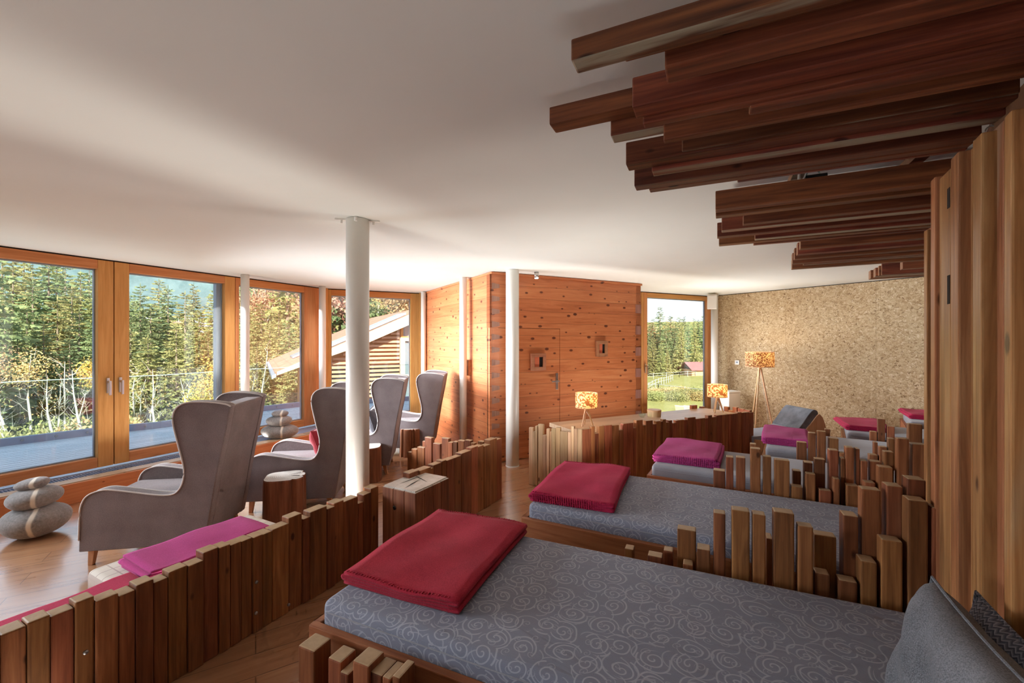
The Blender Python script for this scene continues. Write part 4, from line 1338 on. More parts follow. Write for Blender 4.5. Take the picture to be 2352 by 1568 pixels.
# =====================================================================  LOUNGERS BEHIND THE LONG FENCE
def low_lounger(c, rz, L, W, label, cover, h=.40):
    t = thing('low_lounger', (c[0], c[1], 0), rz, label, 'lounger')
    MB().box(0, L, 0, W, .08, .28).build('frame', M['bedframe'], t, bev=.01)
    for x in (.05, L - .11):
        for y in (.05, W - .11):
            MB().box(x, x + .06, y, y + .06, 0, .08).build('leg', M['bedframe'], t)
    link('mattress', mattress_mesh(L, W, .28, h), M[cover], t)
    return t
hL = .40
mA, mB_, mC = site(346, 1313, hL + .06), site(618, 1207, hL + .06), site(272, 1279, hL + .06)
uu = unit(V2(mB_.x - mA.x, mB_.y - mA.y))
vv = perp(uu)
ml = V2(mB_.x - mA.x, mB_.y - mA.y).length; mw = V2(mC.x - mA.x, mC.y - mA.y).dot(vv)
A_ = V2(mA.x, mA.y)
low_lounger(A_ - uu * .10 + vv * -.01, ang(uu), ml + .25, mw + .14, 'low lounger with cream checked mattress behind the long fence', 'plaid', hL)
folded_blanket((mA.x, mA.y), hL + .001, ang(uu), ml, mw, 'blanket_mag', 'long magenta blanket folded on the checked lounger behind the fence', seed=11, layers=4, th=.014, stitch=False)
rA, rC = site(328, 1325, hL + .05), site(301, 1308, hL + .05)
r0 = A_ - uu * (.10 + 1.30) + vv * .02
low_lounger(r0, ang(uu), 1.26, .17, 'low lounger at the left edge mostly hidden by the long fence', 'plaid', hL - .03)
rU = V2(rA.x, rA.y)
Lr = 1.0
folded_blanket((rU - uu * Lr)[:], hL - .03 + .001, ang(uu), Lr, .15, 'blanket_rose', 'narrow pinkish red blanket at the left edge behind the long fence', seed=12, layers=4, th=.015, stitch=False)

# =====================================================================  SLATTED TABLE
TC = V2(.73, 4.47); tu = unit(V2(.899, .438)); tn = perp(tu)      # near corner, along the long side, towards the back
TL, TD, TH = 2.76, .62, .62
tb = thing('slatted_table', (TC.x, TC.y, 0), ang(tu), 'long table boxed in by upright timbers in front of the timber cabin', 'table')
MB().box(.05, TL - .05, .05, TD + .12, TH - .05, TH).build('tabletop', M['tabletop'], tb, bev=.004)
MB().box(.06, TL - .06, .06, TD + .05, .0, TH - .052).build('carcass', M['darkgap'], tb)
# front posts
def b1(l, r, t): return (1150 + l * .2551, 1150 + r * .2551, 880 + t * .2551)
fr_ = [b1(735, 815, 408), b1(815, 848, 383), b1(848, 886, 450), b1(886, 935, 380), b1(935, 1003, 372), b1(1003, 1070, 374), b1(1070, 1105, 416), b1(1105, 1200, 356), b1(1200, 1245, 397), b1(1218, 1278, 326), b1(1278, 1315, 374), b1(1312, 1375, 332),
       b1(1375, 1404, 362), b1(1400, 1442, 335), b1(1442, 1466, 340), b1(1463, 1492, 320), b1(1492, 1520, 347), b1(1518, 1548, 330), b1(1548, 1580, 352), b1(1580, 1605, 330)]
x = 1605
rt = random.Random(5)
while x < 2270:
    w = rt.choice((30, 38, 46, 56))
    x2 = min(x + w, 2280)
    fr_.append(b1(x, x2, 322 - (x - 1605) * .104 + rt.choice((-10, -4, 2, 8, 14))))
    x = x2
for (a, b, c) in fr_:
    s0, s1 = sight(a, TC, tu), sight(b, TC, tu)
    y = (TC + tu * (s0 + s1) / 2).y
    post(tb, TC, tu, s0, s1, tn, rt.uniform(-.006, .006), .05, zof(c + 1, y), M['post_lit'])
# left end facing the windows, its daylight painted in as paler wood
TP = V2(.185, 4.766); te = unit(TC - TP); ten = perp(te)
lf_ = [b1(250, 290, 396), b1(285, 312, 432), b1(310, 332, 380), b1(332, 380, 367), b1(378, 410, 462), b1(410, 440, 405), b1(440, 455, 430), b1(455, 494, 402), b1(494, 535, 394), b1(535, 600, 430), b1(600, 634, 436), b1(634, 660, 382), b1(660, 690, 405), b1(690, 733, 408)]
for i, (a, b, c) in enumerate(lf_):
    s0, s1 = sight(a, TP, te), sight(b, TP, te)
    y = (TP + te * (s0 + s1) / 2).y
    post(tb, TP, te, s0, s1, ten, rt.uniform(-.006, .006), .045, zof(c + 1, y), M['post_pale'])
# upright stubs at the far right end
for (a, b, top) in ((1590, 1602, 931), (1602, 1612, 939), (1612, 1622, 934), (1622, 1634, 941), (1636, 1648, 940), (1662, 1672, 933), (1672, 1682, 941), (1682, 1692, 934), (1694, 1708, 937), (1708, 1722, 940)):
    P_ = TC + tn * (TD + .10)
    s0, s1 = sight(a, P_, tu), sight(b, P_, tu)
    y = (P_ + tu * s0).y
    if s1 > TL - .0:
        P_ = TC + tu * (TL - .05) + tn * (TD + .1); dq = unit(-tn * 1.0 + tu * .02)
        s0, s1 = sight(a, P_, dq), sight(b, P_, dq)
        y = (P_ + dq * s0).y
        post(tb, P_, dq, min(s0, s1), max(s0, s1), tu, 0, .05, zof(top, y), M['post_lit'])
    else:
        post(tb, P_, tu, s0, s1, tn, 0, .05, zof(top, y), M['post_lit'])
# things on it
def lamp(name, loc, hh, sd, sh, label, legspread, cat='lamp', shade='shade', wt=6.0):
    """tripod lamp with a printed drum shade"""
    t = thing(name, loc, 0, label, cat)
    zs = hh - sh
    sh_ = thing_part = MB()
    prof_ = [(sd / 2, zs), (sd / 2, hh)]
    vs, fs = [], []
    N = 48
    for r, z in prof_:
        for k in range(N): vs.append((r * cos(2 * pi * k / N), r * sin(2 * pi * k / N), z))
    for k in range(N): fs.append((k, (k + 1) % N, (k + 1) % N + N, k + N))
    sho = MB().add(vs, fs).build('lamp_shade', M[shade], t, smooth=True)
    rim = MB()
    for z in (zs, hh): rim.tube([(sd / 2 * cos(2 * pi * k / N), sd / 2 * sin(2 * pi * k / N), z) for k in range(N + 1)], sd * .011, 6)
    rim.build('rim', M['lampwood'], sho)
    MB().lathe([(.001, hh - sh * .70), (.018, hh - sh * .62), (.026, hh - sh * .48), (.02, hh - sh * .36), (.001, hh - sh * .30)], 16).build('bulb', M['bulb'], t, smooth=True)
    MB().lathe([(.014, zs - .012), (.014, hh - sh * .68)], 12).build('socket', M['black'], t)
    hub = zs - .01
    MB().lathe([(.02 + legspread * .05, hub - .035), (.02 + legspread * .05, hub)], 16).build('hub', M['lampwood'], t)
    for k in range(3):
        w = R(100 + 120 * k)
        MB().tube([(.014 * cos(w), .014 * sin(w), hub - .006), (legspread * cos(w), legspread * sin(w), .006)], [.011 + legspread * .012, .008 + legspread * .008], 8).build('leg', M['lampwood'], t)
    cd = [(.0, .0, hub - .04), (legspread * .7, legspread * .3, hub * .4), (legspread * 1.3, legspread * .9, .02)]
    MB().tube(spline(cd, 5), .003, 6).build('cable', M['white'], t)
    ld = bpy.data.lights.new('bulb_light', 'POINT'); ld.energy = wt; ld.color = (1, .70, .38); ld.shadow_soft_size = .03
    lo_ = bpy.data.objects.new('bulb_light', ld); C.objects.link(lo_); lo_.parent = t; lo_.location = (0, 0, hh - sh * .2)
    return t
lamp('table_lamp', (.86, 4.93, TH), .385, .25, .165, 'small tripod table lamp, lit, on the near end of the slatted table', .075, wt=1.8)
lamp('table_lamp', (2.83, 5.88, TH), .385, .255, .165, 'small tripod table lamp, lit, at the far end of the slatted table', .075, wt=1.8)
lamp('floor_lamp', (4.18, 7.20, 0), 1.42, .43, .245, 'tall tripod floor lamp, lit, before the cork wall', .22, shade='shade_dark', wt=4)
p = site(1506, 957.5, TH)
t = thing('wooden_box', (p.x, p.y + .06, TH), R(10), 'round wooden box on the slatted table in front of the far window', 'box')
MB().lathe([(.085, 0), (.088, .065)], 28).build('body', M['post_pale'], t, smooth=False)
MB().lathe([(.09, .066), (.09, .085), (.084, .09)], 28).build('lid', M['lampwood'], t)
p = site(1482, 958, TH)
t = thing('glass_bowl', (p.x - .03, p.y + .03, TH), 0, 'small clear glass bowl beside the round wooden box', 'bowl')
MB().lathe([(.03, 0), (.045, .02), (.05, .05), (.046, .05), (.040, .022), (.001, .01)], 24).build('bowl', M['glassbowl'] if 'glassbowl' in M else M['railglass'], t, smooth=True)

# =====================================================================  RECLINER BEHIND THE FOURTH DAYBED
rc = thing('shell_recliner', (3.19, 5.60, 0), R(8), 'wood-shelled recliner with grey padded headrest in front of the cork wall', 'recliner')
shp = [(0, .42), (.25, .435), (.55, .44), (.80, .48), (.98, .60), (1.10, .72), (1.17, .765), (1.225, .75)]
top = spline(shp, 4)
low = [(x + .03 * (x > .8), max(.30, z - .12 - .10 * max(0, x - .75))) for x, z in reversed(top)]
for y0 in (0, .60):
    shell = [(0.0, .06), (0.0, .38)] + [(x, z - .05) for x, z in spline([(.3, .40), (.7, .42), (.95, .52), (1.12, .68), (1.24, .80), (1.30, .79), (1.36, .70), (1.41, .55), (1.44, .35), (1.44, .06)], 4)]
    vs = [Vector((x, y0, z)) for x, z in shell] + [Vector((x, y0 + .025, z)) for x, z in shell]
    n_ = len(shell)
    MB().add(vs, [tuple(range(n_)), tuple(range(2 * n_ - 1, n_ - 1, -1))] + [(i + n_, (i + 1) % n_ + n_, (i + 1) % n_, i) for i in range(n_)]).build('shell_side', M['lampwood'], rc, bev=.003)
def slab(path, y0, y1, name, mat, parent, bev=.02):
    vs = [Vector((x, y0, z)) for x, z in path] + [Vector((x, y1, z)) for x, z in path]
    n_ = len(path)
    return MB().add(vs, [tuple(range(n_)), tuple(range(2 * n_ - 1, n_ - 1, -1))] + [(i + n_, (i + 1) % n_ + n_, (i + 1) % n_, i) for i in range(n_)]).build(name, M[mat], parent, bev=bev, seg=3, ang=R(60))
slab(list(reversed([(x, z) for x, z in top + low])), .03, .595, 'pad', 'sheet', rc)
hp = [(.86, .51), (.97, .64), (1.08, .77), (1.17, .83), (1.25, .80), (1.245, .70), (1.14, .62), (1.0, .545)]
slab(list(reversed(spline(hp, 4, True))), .015, .61, 'headrest', 'cush_grey', rc, .02)
rc.scale = (.75, .80, .82)
# =====================================================================  OUTSIDE
kerb = [site(px, py, .15) for px, py in ((0, 1026), (230, 997), (370, 983), (573, 948), (690, 934), (855, 926), (940, 920))]
kp = [V2(p.x, p.y) for p in kerb]
kp = [kp[0] + (kp[0] - kp[1]) * 5.5] + kp + [kp[-1] + (kp[-1] - kp[-2]) * 1.2]
inner = [FAb + V2(-.14, .07), FA0 + V2(-.14, .07), FA1 + V2(-.14, .07), FB0 + V2(-.06, .13), FB1 + V2(-.06, .13)]
tag(MB().prism(inner + list(reversed(kp)), -.15, .15).build('deck', M['deck']), kind='structure')
kb = MB(); bo = MB()
for a, b in zip(kp[:-1], kp[1:]):
    d = unit(b - a); n = perp(d)
    kb.prism([a, b, b + n * .07, a + n * .07], -.2, .255)
    L = (b - a).length
    q = .2
    while q < L:
        c = a + d * q
        bo.lathe([(.018, 0), (.015, .008)], 10, Matrix.Translation((c.x - d.y * -.002, c.y, .205)) @ Matrix.Rotation(ang(d), 4, 'Z') @ Matrix.Rotation(R(90), 4, 'X'))
        q += .33
ko = kb.build('trim_20', M['zinc']); tag(ko, kind='structure')
bo.build('bolt', M['bolt'], ko)
rl = thing('glass_railing', (kp[1].x, kp[1].y, 0), 0, 'frameless glass railing along the outer edge of the terrace', 'railing')
pth = [kp[0]] + kp[1:]
for a, b in zip(pth[:-1], pth[1:]):
    d = unit(b - a); n = perp(d); L = (b - a).length
    k = max(1, round(L / 1.7))
    for i in range(k):
        p0, p1 = a + d * (L * i / k + .008), a + d * (L * (i + 1) / k - .008)
        o = Vector((kp[1].x, kp[1].y))
        MB().prism([p0 - o + n * .028, p1 - o + n * .028, p1 - o + n * .042, p0 - o + n * .042], .24, 1.03).build('glass_panel', M['railglass'], rl)
        MB().prism([p0 - o + n * .026, p1 - o + n * .026, p1 - o + n * .044, p0 - o + n * .044], 1.03, 1.04).build('top_edge', M['glassedge'], rl)

# ---------------------------------------------------------------- terrain
def smooth(a, b, x):
    t = max(0, min(1, (x - a) / (b - a)))
    return t * t * (3 - 2 * t)


def ground(x, y):
    r = hypot(x, y)
    k = atan2(x, y)
    m = 1 - smooth(R(-14), R(8), k)                                   # 1 on the forest side
    hf = .12 + .88 * smooth(R(-34.5), R(-31), k)
    z_l = -3.6 + smooth(20, 60, r) * 3.0 * hf + (max(0, r - 45) * .135 + max(0, r - 120) * .17) * hf
    z_r = -3.5 - .016 * r + max(0, r - 85) * .10
    return m * z_l + (1 - m) * z_r + .25 * sin(x * .21 + 1) * cos(y * .17)


def terrain(name, a0, a1, r0, r1, na, nr, m, bumps=0.0):
    def fn(i, j):
        a = R(a0 + (a1 - a0) * i); r = r0 * (r1 / r0) ** j
        x, y = r * sin(a), r * cos(a)
        return (x, y, ground(x, y) + bumps * sin(x * .31) * cos(y * .27))
    me = grid_mesh(na, nr, fn)
    return tag(link(name, me, M[m]), kind='structure')
terrain('hillside', -85, -8, 9.5, 330, 60, 50, 'hill')
terrain('meadow', -8, 60, 10, 330, 40, 50, 'lawn')
# distant wooded ridge
def ridge(i, j):
    a = R(-95 + 75 * i)
    r = 420 + 160 * j
    h = (104 + 26 * sin(i * 7 + .6) + 9 * sin(i * 31)) * smooth(0, 1, j) * 1.5
    return (r * sin(a), r * cos(a), 20 + h + 3 * sin(i * 300) * sin(j * 90))
tag(link('far_ridge', grid_mesh(120, 30, ridge), M['hazy_hill']), kind='structure')


# ---------------------------------------------------------------- trees
def leafquad(vs, fs, p, d, s, w, rnd):
    d = d.normalized()
    a = d.cross(Vector((rnd.uniform(-1, 1), rnd.uniform(-1, 1), rnd.uniform(-.2, 1))))
    if a.length < 1e-3: a = Vector((1, 0, 0))
    a = a.normalized() * w
    n = len(vs)
    vs += [p - a * .4, p + d * s * .45 - a, p + d * s, p + d * s * .45 + a]
    fs.append((n, n + 1, n + 2, n + 3))


def conifer_data(seed, H=12.0, Rm=2.2, whorls=34, nb=8, steps=6, bare=.06):
    rnd = random.Random(seed)
    vs, fs = [], []
    for w in range(whorls):
        f = (w + rnd.uniform(-.3, .3)) / whorls
        h = H * (bare + (1 - bare) * f)
        L = Rm * (1 - f) ** .82 * rnd.uniform(.8, 1.12) + .12
        k = max(4, int(nb * (1 - f * .4)))
        for b in range(k):
            az = 2 * pi * (b + rnd.random() * .8) / k + w * 1.9
            l = L * rnd.uniform(.72, 1.12)
            o = Vector((cos(az), sin(az), 0))
            h = H * (bare + (1 - bare) * f) + rnd.uniform(-.6, .6) * H / whorls
            droop = rnd.uniform(.12, .38) * (1 - f * .6)
            sd = Vector((-sin(az), cos(az), 0))
            for s in range(1, steps + 1):
                q = s / steps
                p = o * (l * q) + Vector((0, 0, h - droop * l * q * q + (.10 * l if q > .8 else 0)))
                sz = (.30 + .5 * (1 - q * .5)) * l / steps * 1.75 + .085
                for sg in (-1, 1):
                    leafquad(vs, fs, p - o * (l * .5 / steps), o * .75 + sd * sg * rnd.uniform(.4, 1.0) + Vector((0, 0, rnd.uniform(-.55, .1))), sz, sz * .25, rnd)
                if s > 1: leafquad(vs, fs, p, o * .3 + Vector((0, 0, -1)), sz * .8, sz * .28, rnd)
            leafquad(vs, fs, o * (l * .92) + Vector((0, 0, h - droop * l * .9)), o + Vector((0, 0, .25)), .34 + l * .08, .10, rnd)
    leafquad(vs, fs, Vector((0, 0, H * .97)), Vector((0, 0, 1)), H * .05, .05, rnd)
    return vs, fs


def rawmesh(name, vs, fs, mats, idx=None):
    me = bpy.data.meshes.new(name)
    me.from_pydata([tuple(v) for v in vs], [], fs)
    for m in mats: me.materials.append(m)
    if idx: me.polygons.foreach_set('material_index', idx)
    me.update()
    return me


def trunk_mesh(H, r, seg=8):
    return MB().tube([(0, 0, -.6), (0, 0, H * .5), (0, 0, H * .97)], [r, r * .6, r * .08], seg).mesh('trunk')


con = []
for sd, Rm, wh, nb in ((1, 2.3, 36, 9), (2, 2.7, 34, 9), (3, 1.9, 38, 8), (4, 2.4, 32, 8)):
    vs, fs = conifer_data(sd, 12, Rm, wh, nb)
    con.append((vs, fs))
con_f = [rawmesh('conifer_foliage', v, f, [M['conifer']]) for v, f in con]
con_g = [rawmesh('conifer_foliage', v, f, [M['conifer_green']]) for v, f in con]
tr_m = trunk_mesh(12, .2); tr_m.materials.append(M['bark'])


def far_mesh(v, f, m):
    t = MB().tube([(0, 0, -.6), (0, 0, 11.5)], [.2, .03], 5)
    n = len(v)
    return rawmesh('far_tree', v + [Vector(p) for p in t.v], f + [tuple(i + n for i in q) for q in t.f], [m, M['bark']], [0] * len(f) + [1] * len(t.f))
lo = [conifer_data(20 + i, 12, 2.2 + .25 * i, 20, 7, 3) for i in range(3)]
far_o = [far_mesh(v, f, M['conifer']) for v, f in lo]
far_g = [far_mesh(v, f, M['conifer_green']) for v, f in lo]


def place_tree(px, py, y, label, group, mats='o', wide=1.0, base=None):
    x = (px - 1176) / FOC * y
    z = base if base is not None else ground(x, y)
    top = zof(py, y)
    H = max(3.0, top - z)
    t = thing('conifer', (x, y, z - .1), random.uniform(0, 6), label, 'tree', group)
    i = random.randrange(4)
    s = H / 12
    f = link('foliage', (con_f if mats == 'o' else con_g)[i], None, t)
    k = link('trunk', tr_m, None, t)
    sx = s * wide
    f.scale = (sx, sx, s); k.scale = (s, s, s)
    return t

GA = 'conifers beyond the terrace'
LA = 'tall olive-green conifer in the forest wall behind the terrace railing'
for px, py, y in ((30, 596, 31), (75, 606, 36), (112, 588, 33), (150, 600, 38), (185, 622, 33), (205, 600, 42), (228, 636, 30), (12, 655, 26), (62, 690, 25), (132, 678, 26), (182, 705, 25), (100, 735, 23), (215, 722, 24), (5, 560, 40), (55, 570, 44), (130, 575, 46),
                  (40, 760, 22), (160, 770, 22), (75, 640, 29), (165, 655, 29), (250, 650, 34), (235, 600, 46)):
    place_tree(px, py, y, LA, GA, 'o' if random.random() < .6 else 'g', random.uniform(1.0, 1.3))
LB_ = 'broad sunlit conifer seen through the right-hand terrace door'
for px, py, y in ((322, 650, 33), (425, 668, 28), (386, 654, 37), (346, 692, 27), (458, 702, 27), (492, 660, 38), (298, 672, 36), (365, 640, 46), (405, 740, 24), (300, 745, 24), (478, 755, 25), (340, 765, 23), (520, 690, 32), (445, 650, 44)):
    place_tree(px, py, y, LB_, GA, 'o' if random.random() < .75 else 'g', random.uniform(1.0, 1.3))
LC_ = 'conifer seen through the middle window above the neighbouring roof'
for px, py, y in ((600, 690, 34), (640, 700, 32), (664, 728, 29), (694, 700, 36), (574, 702, 35), (620, 735, 28), (560, 740, 29), (680, 770, 27), (590, 780, 26)):
    place_tree(px, py, y, LC_, GA, 'o' if random.random() < .8 else 'g', random.uniform(1.1, 1.5))
for px in range(-900, -20, 70):
    place_tree(px + random.uniform(-20, 20), random.uniform(480, 620), random.uniform(20, 30) * 980 / hypot(980, px - 1176) * 1.3, 'tall conifer beyond the left end of the terrace', GA, 'o' if random.random() < .6 else 'g', 1.1)


# ---------------------------------------------------------------- leafy trees
def blob_leaves(rnd, vs, fs, c, r, n, s, flat=1.0):
    for _ in range(n):
        p = Vector((rnd.gauss(0, 1), rnd.gauss(0, 1), rnd.gauss(0, 1) * flat))
        p = p.normalized() * r * rnd.random() ** .4
        p.z *= flat
        leafquad(vs, fs, Vector(c) + p, Vector((rnd.uniform(-1, 1), rnd.uniform(-1, 1), rnd.uniform(-1, .6))), s * rnd.uniform(.7, 1.3), s * .35, rnd)


def birch_tree(px, py, y, lean, label, leaf='golden', leaves=260, cr=.9, group='birches below the terrace', twig=True, H=None):
    rnd = random.Random(int(px * 7 + py))
    x = (px - 1176) / FOC * y
    z = ground(x, y)
    H = zof(py, y) - z
    t = thing('birch', (x, y, z), 0, label, 'tree', group)
    pts = [(lean * H * q * q * .3 + .05 * sin(q * 9 + px), .03 * sin(q * 7), H * q) for q in (0, .2, .4, .6, .8, 1.0)]
    tm = MB().tube(pts, [.062, .056, .048, .036, .022, .006], 7)
    for k in range(9 if twig else 5):
        q = rnd.uniform(.4, .97)
        i = min(4, int(q * 5)); f = q * 5 - i
        p = Vector(pts[i]).lerp(Vector(pts[i + 1]), f)
        az = rnd.uniform(0, 2 * pi); l = (1.1 - q) * H * .16 + .2
        e = p + Vector((cos(az) * l * .6, sin(az) * l * .6, l * rnd.uniform(.4, .9)))
        tm.tube([p, p.lerp(e, .5) + Vector((0, 0, -.05)), e], [.013, .008, .003], 4, cap=False)
        e2 = e + Vector((rnd.uniform(-.5, .5), rnd.uniform(-.5, .5), rnd.uniform(0, .5)))
        tm.tube([p.lerp(e, .6), e2], [.007, .002], 4, cap=False)
    link('trunk', tm.mesh('trunk', smooth=True), M['birch'], t)
    if leaves:
        vs, fs = [], []
        top = Vector(pts[-1])
        for k in range(6):
            c = top + Vector((rnd.uniform(-.5, .5) * cr, rnd.uniform(-.5, .5) * cr, -rnd.uniform(0, 1.6) * cr))
            blob_leaves(rnd, vs, fs, c, cr * .75, leaves // 4, .085)
        link('foliage', rawmesh('foliage', vs, fs, [M[leaf]]), None, t)
    return t

LBI = 'slender white-barked birch standing below the terrace railing'
for px, py, y, ln, lv in ((22, 880, 15, -1.0, 0), (34, 860, 15.5, -1.2, 120), (118, 862, 17, -.2, 40), (133, 880, 16, .1, 0), (147, 830, 18, .05, 60), (193, 850, 15, -.4, 0), (305, 845, 17, .1, 160), (318, 870, 19, .3, 30), (358, 848, 17, -.15, 60),
                          (345, 890, 18, .2, 0), (176, 900, 18, .4, 0), (262, 870, 17, 0, 50), (410, 880, 17, .5, 20), (440, 870, 18, -.5, 0), (598, 800, 22, .3, 60), (575, 860, 18, .2, 60), (92, 890, 19, .3, 30)):
    birch_tree(px, py, y, ln, LBI, 'golden', lv)
birch_tree(68, 812, 18, .0, 'birch with an orange-golden crown left of the terrace doors', 'golden', 600, .75, None)
birch_tree(8, 822, 17, -.4, 'birch with a pinkish brown crown at the far left of the window', 'russet', 500, .85, None)
birch_tree(218, 826, 19, .1, 'birch with a bright yellow crown beside the door mullion', 'yellow', 750, .75, None)
birch_tree(505, 820, 17, .2, 'bright yellow tree behind the right terrace door', 'yellow', 1900, 1.25, None)
birch_tree(492, 880, 16.5, -.2, 'lower yellow tree beside the bright yellow one', 'yellow', 900, .85, None)


def bush_mesh(seed, r, n, s, flat, m):
    rnd = random.Random(seed)
    vs, fs = [], []
    for k in range(7):
        c = (rnd.uniform(-.6, .6) * r, rnd.uniform(-.6, .6) * r, r * flat * rnd.uniform(.35, .9))
        blob_leaves(rnd, vs, fs, c, r * .6, n // 7, s, flat)
    return rawmesh('bush_foliage', vs, fs, [M[m]])
bushes = [bush_mesh(50 + i, 1.3, 3600, .115, .9, mm) for i, mm in enumerate(('scrub', 'scrub', 'golden'))]
LBU = 'leafy shrub on the slope below the terrace railing'
rb = random.Random(77)
for px, py, y in [(rb.uniform(-30, 545), rb.uniform(920, 1000), rb.uniform(13, 19)) for _ in range(34)] + [(rb.uniform(560, 720), rb.uniform(880, 930), rb.uniform(14, 18)) for _ in range(14)] + [(640, 872, 12.6), (662, 868, 12.8), (684, 866, 12.4), (700, 880, 12.0), (655, 890, 11.8), (720, 890, 12.4)]:
    x = (px - 1176) / FOC * y
    o = link('shrub', bushes[rb.randrange(2) if rb.random() < .9 else 2], None, None, (x, y, ground(x, y) - .15), rb.uniform(0, 6))
    sc = rb.uniform(.8, 1.15)
    o.scale = (sc, sc, max(.5, (zof(py, y) - ground(x, y) + .15) / 1.95))
    tag(o, LBU, 'shrub', 'shrubs below the terrace')

# ---------------------------------------------------------------- wooded hill behind
def round_tree(seed, m):
    rnd = random.Random(seed)
    vs, fs = [], []
    for k in range(12):
        c = (rnd.uniform(-1.7, 1.7), rnd.uniform(-1.7, 1.7), rnd.uniform(4.0, 9.0))
        blob_leaves(rnd, vs, fs, c, 1.5, 170, .34)
    t = MB().tube([(0, 0, -.6), (.1, 0, 5), (0, 0, 9)], [.16, .12, .03], 5)
    for k in range(8):
        az = rnd.uniform(0, 6.28)
        t.tube([(0, 0, rnd.uniform(3, 5)), (1.8 * cos(az), 1.8 * sin(az), rnd.uniform(6, 10))], [.07, .02], 4, cap=False)
    n = len(vs)
    return rawmesh('far_tree', vs + [Vector(p) for p in t.v], fs + [tuple(i + n for i in q) for q in t.f], [M[m], M['birch']], [0] * len(fs) + [1] * len(t.f))
rus = [round_tree(90 + i, m) for i, m in enumerate(('russet', 'russet', 'golden'))]
rh = random.Random(5)
cnt = 0
for _ in range(4000):
    if cnt >= 215: break
    az = rh.uniform(-54, -11)
    r = rh.uniform(44, 170) if rh.random() < .8 else rh.uniform(150, 240)
    x, y = r * sin(R(az)), r * cos(R(az))
    k = x / y
    if k > -.2: continue
    z = ground(x, y)
    py = 784 + FOC * (EYE - z - 6) / y
    if k < -.64 and r < 120: continue
    dec = rh.random() < (.36 if k > -.66 else .2)
    if dec:
        o = link('broadleaf_tree', rus[rh.randrange(3)], None, None, (x, y, z), rh.uniform(0, 6))
        s = rh.uniform(.7, 1.1)
        tag(o, 'russet or half bare broadleaf tree on the wooded hillside', 'tree', 'autumn trees on the hillside')
    else:
        o = link('conifer', (far_o if rh.random() < .45 else far_g)[rh.randrange(3)], None, None, (x, y, z), rh.uniform(0, 6))
        s = rh.uniform(.75, 1.25)
        tag(o, 'small distant conifer on the wooded hillside', 'tree', 'conifers on the hillside')
    o.scale = (s, s, s)
    cnt += 1

# ---------------------------------------------------------------- neighbouring house
hu, hv = unit(V2(.86, .51)), unit(V2(-.51, .86))
H0 = V2(-7.6, 14.0)
hs = thing('timber_house', (H0.x, H0.y, 0), ang(hu), 'neighbouring timber house with red tiled roof, solar panels and slatted gable', 'house')
# local x along the gable, y along the eaves
RL, RD, ZE = 5.2, 10.5, .49
sl = math.tan(R(24.5))
def rz_(x): return ZE + sl * x
def roof_piece(name, m, x0, x1, y0, y1, lift0, lift1, parent=hs, bev=0):
    vs = []
    for x in (x0, x1):
        for y in (y0, y1):
            vs += [(x, y, rz_(x) + lift0), (x, y, rz_(x) + lift1)]
    return MB().add(vs, [(0, 1, 3, 2), (4, 6, 7, 5), (0, 4, 5, 1), (2, 3, 7, 6), (1, 5, 7, 3), (0, 2, 6, 4)]).build(name, m, parent)


def tile_mat():
    t = NT('red_roof_tiles', .8, .2)
    c = t.coord('Object')
    x, y, z = t.sep(c)[:3]
    col = t.math('FRACT', t.math('MULTIPLY', y, 1.15))
    row = t.math('FRACT', t.math('MULTIPLY', x, 3.0))
    n = t.noise(c, 3.0, 3.0)
    base = t.ramp(n, [(.3, (.42, .19, .12)), (.7, (.56, .30, .21))])
    base = t.mix(t.math('LESS_THAN', col, .07), base, (.20, .10, .08))
    base = t.mix(t.math('MULTIPLY', t.math('LESS_THAN', row, .12), .35), base, (.28, .13, .09))
    t.col(base)
    return t.m
M['tile'] = tile_mat()
M['cream'] = wood('pale_fascia_wood', (.62, .48, .36), (.74, .60, .47), (.82, .70, .57), 'X', .6, .03)
M['lath'] = wood('red_brown_lath', (.46, .22, .12), (.62, .34, .20), (.72, .45, .29), 'X', .6, .05)
M['solar'] = plain('solar_panel_glass', (.30, .34, .40), .25, .6)
M['houseglass'] = plain('house_window_glass', (.18, .22, .26), .08, .6)
roof_piece('roof', M['tile'], -.15, RL, .0, RD, .06, .16)
vs = []
for x, s in ((RL, 1), (RL + 5.0, -1)):
    for y in (0, RD):
        zz = rz_(RL) if s == 1 else rz_(RL) - sl * 5
        vs += [(x, y, zz + .06), (x, y, zz + .16)]
MB().add(vs, [(0, 1, 3, 2), (4, 6, 7, 5), (0, 4, 5, 1), (2, 3, 7, 6), (1, 5, 7, 3), (0, 2, 6, 4)]).build('roof', M['tile'], hs)
bb = []
for x, l0 in ((-.1, .05), (1.6, -.10), (2.6, -.20), (RL + .05, -.22)):
    for y in (-.05, .0): bb += [(x, y, rz_(x) + l0), (x, y, rz_(x) + .165)]
mbb = MB()
for q in range(3):
    mbb.add(bb[q * 4:q * 4 + 8], [(0, 1, 3, 2), (4, 6, 7, 5), (0, 4, 5, 1), (2, 3, 7, 6), (1, 5, 7, 3), (0, 2, 6, 4)])
mbb.build('bargeboard', M['cream'], hs)
roof_piece('soffit', M['cream'], 1.4, RL, .0, .55, -.02, .055)
roof_piece('gutter', M['zinc'], -.25, -.12, -.05, RD, .0, .12)
roof_piece('solar_panel', M['solar'], .95, 4.35, .55, 1.75, .18, .27)
roof_piece('solar_panel', M['solar'], .55, 1.9, 3.2, 5.0, .18, .25)
for k in range(5):
    roof_piece('panel_seam', M['alu'], 1.0 + 0 * k, 4.3, .60 + k * .28, .63 + k * .28, .27, .285)
gw = MB()
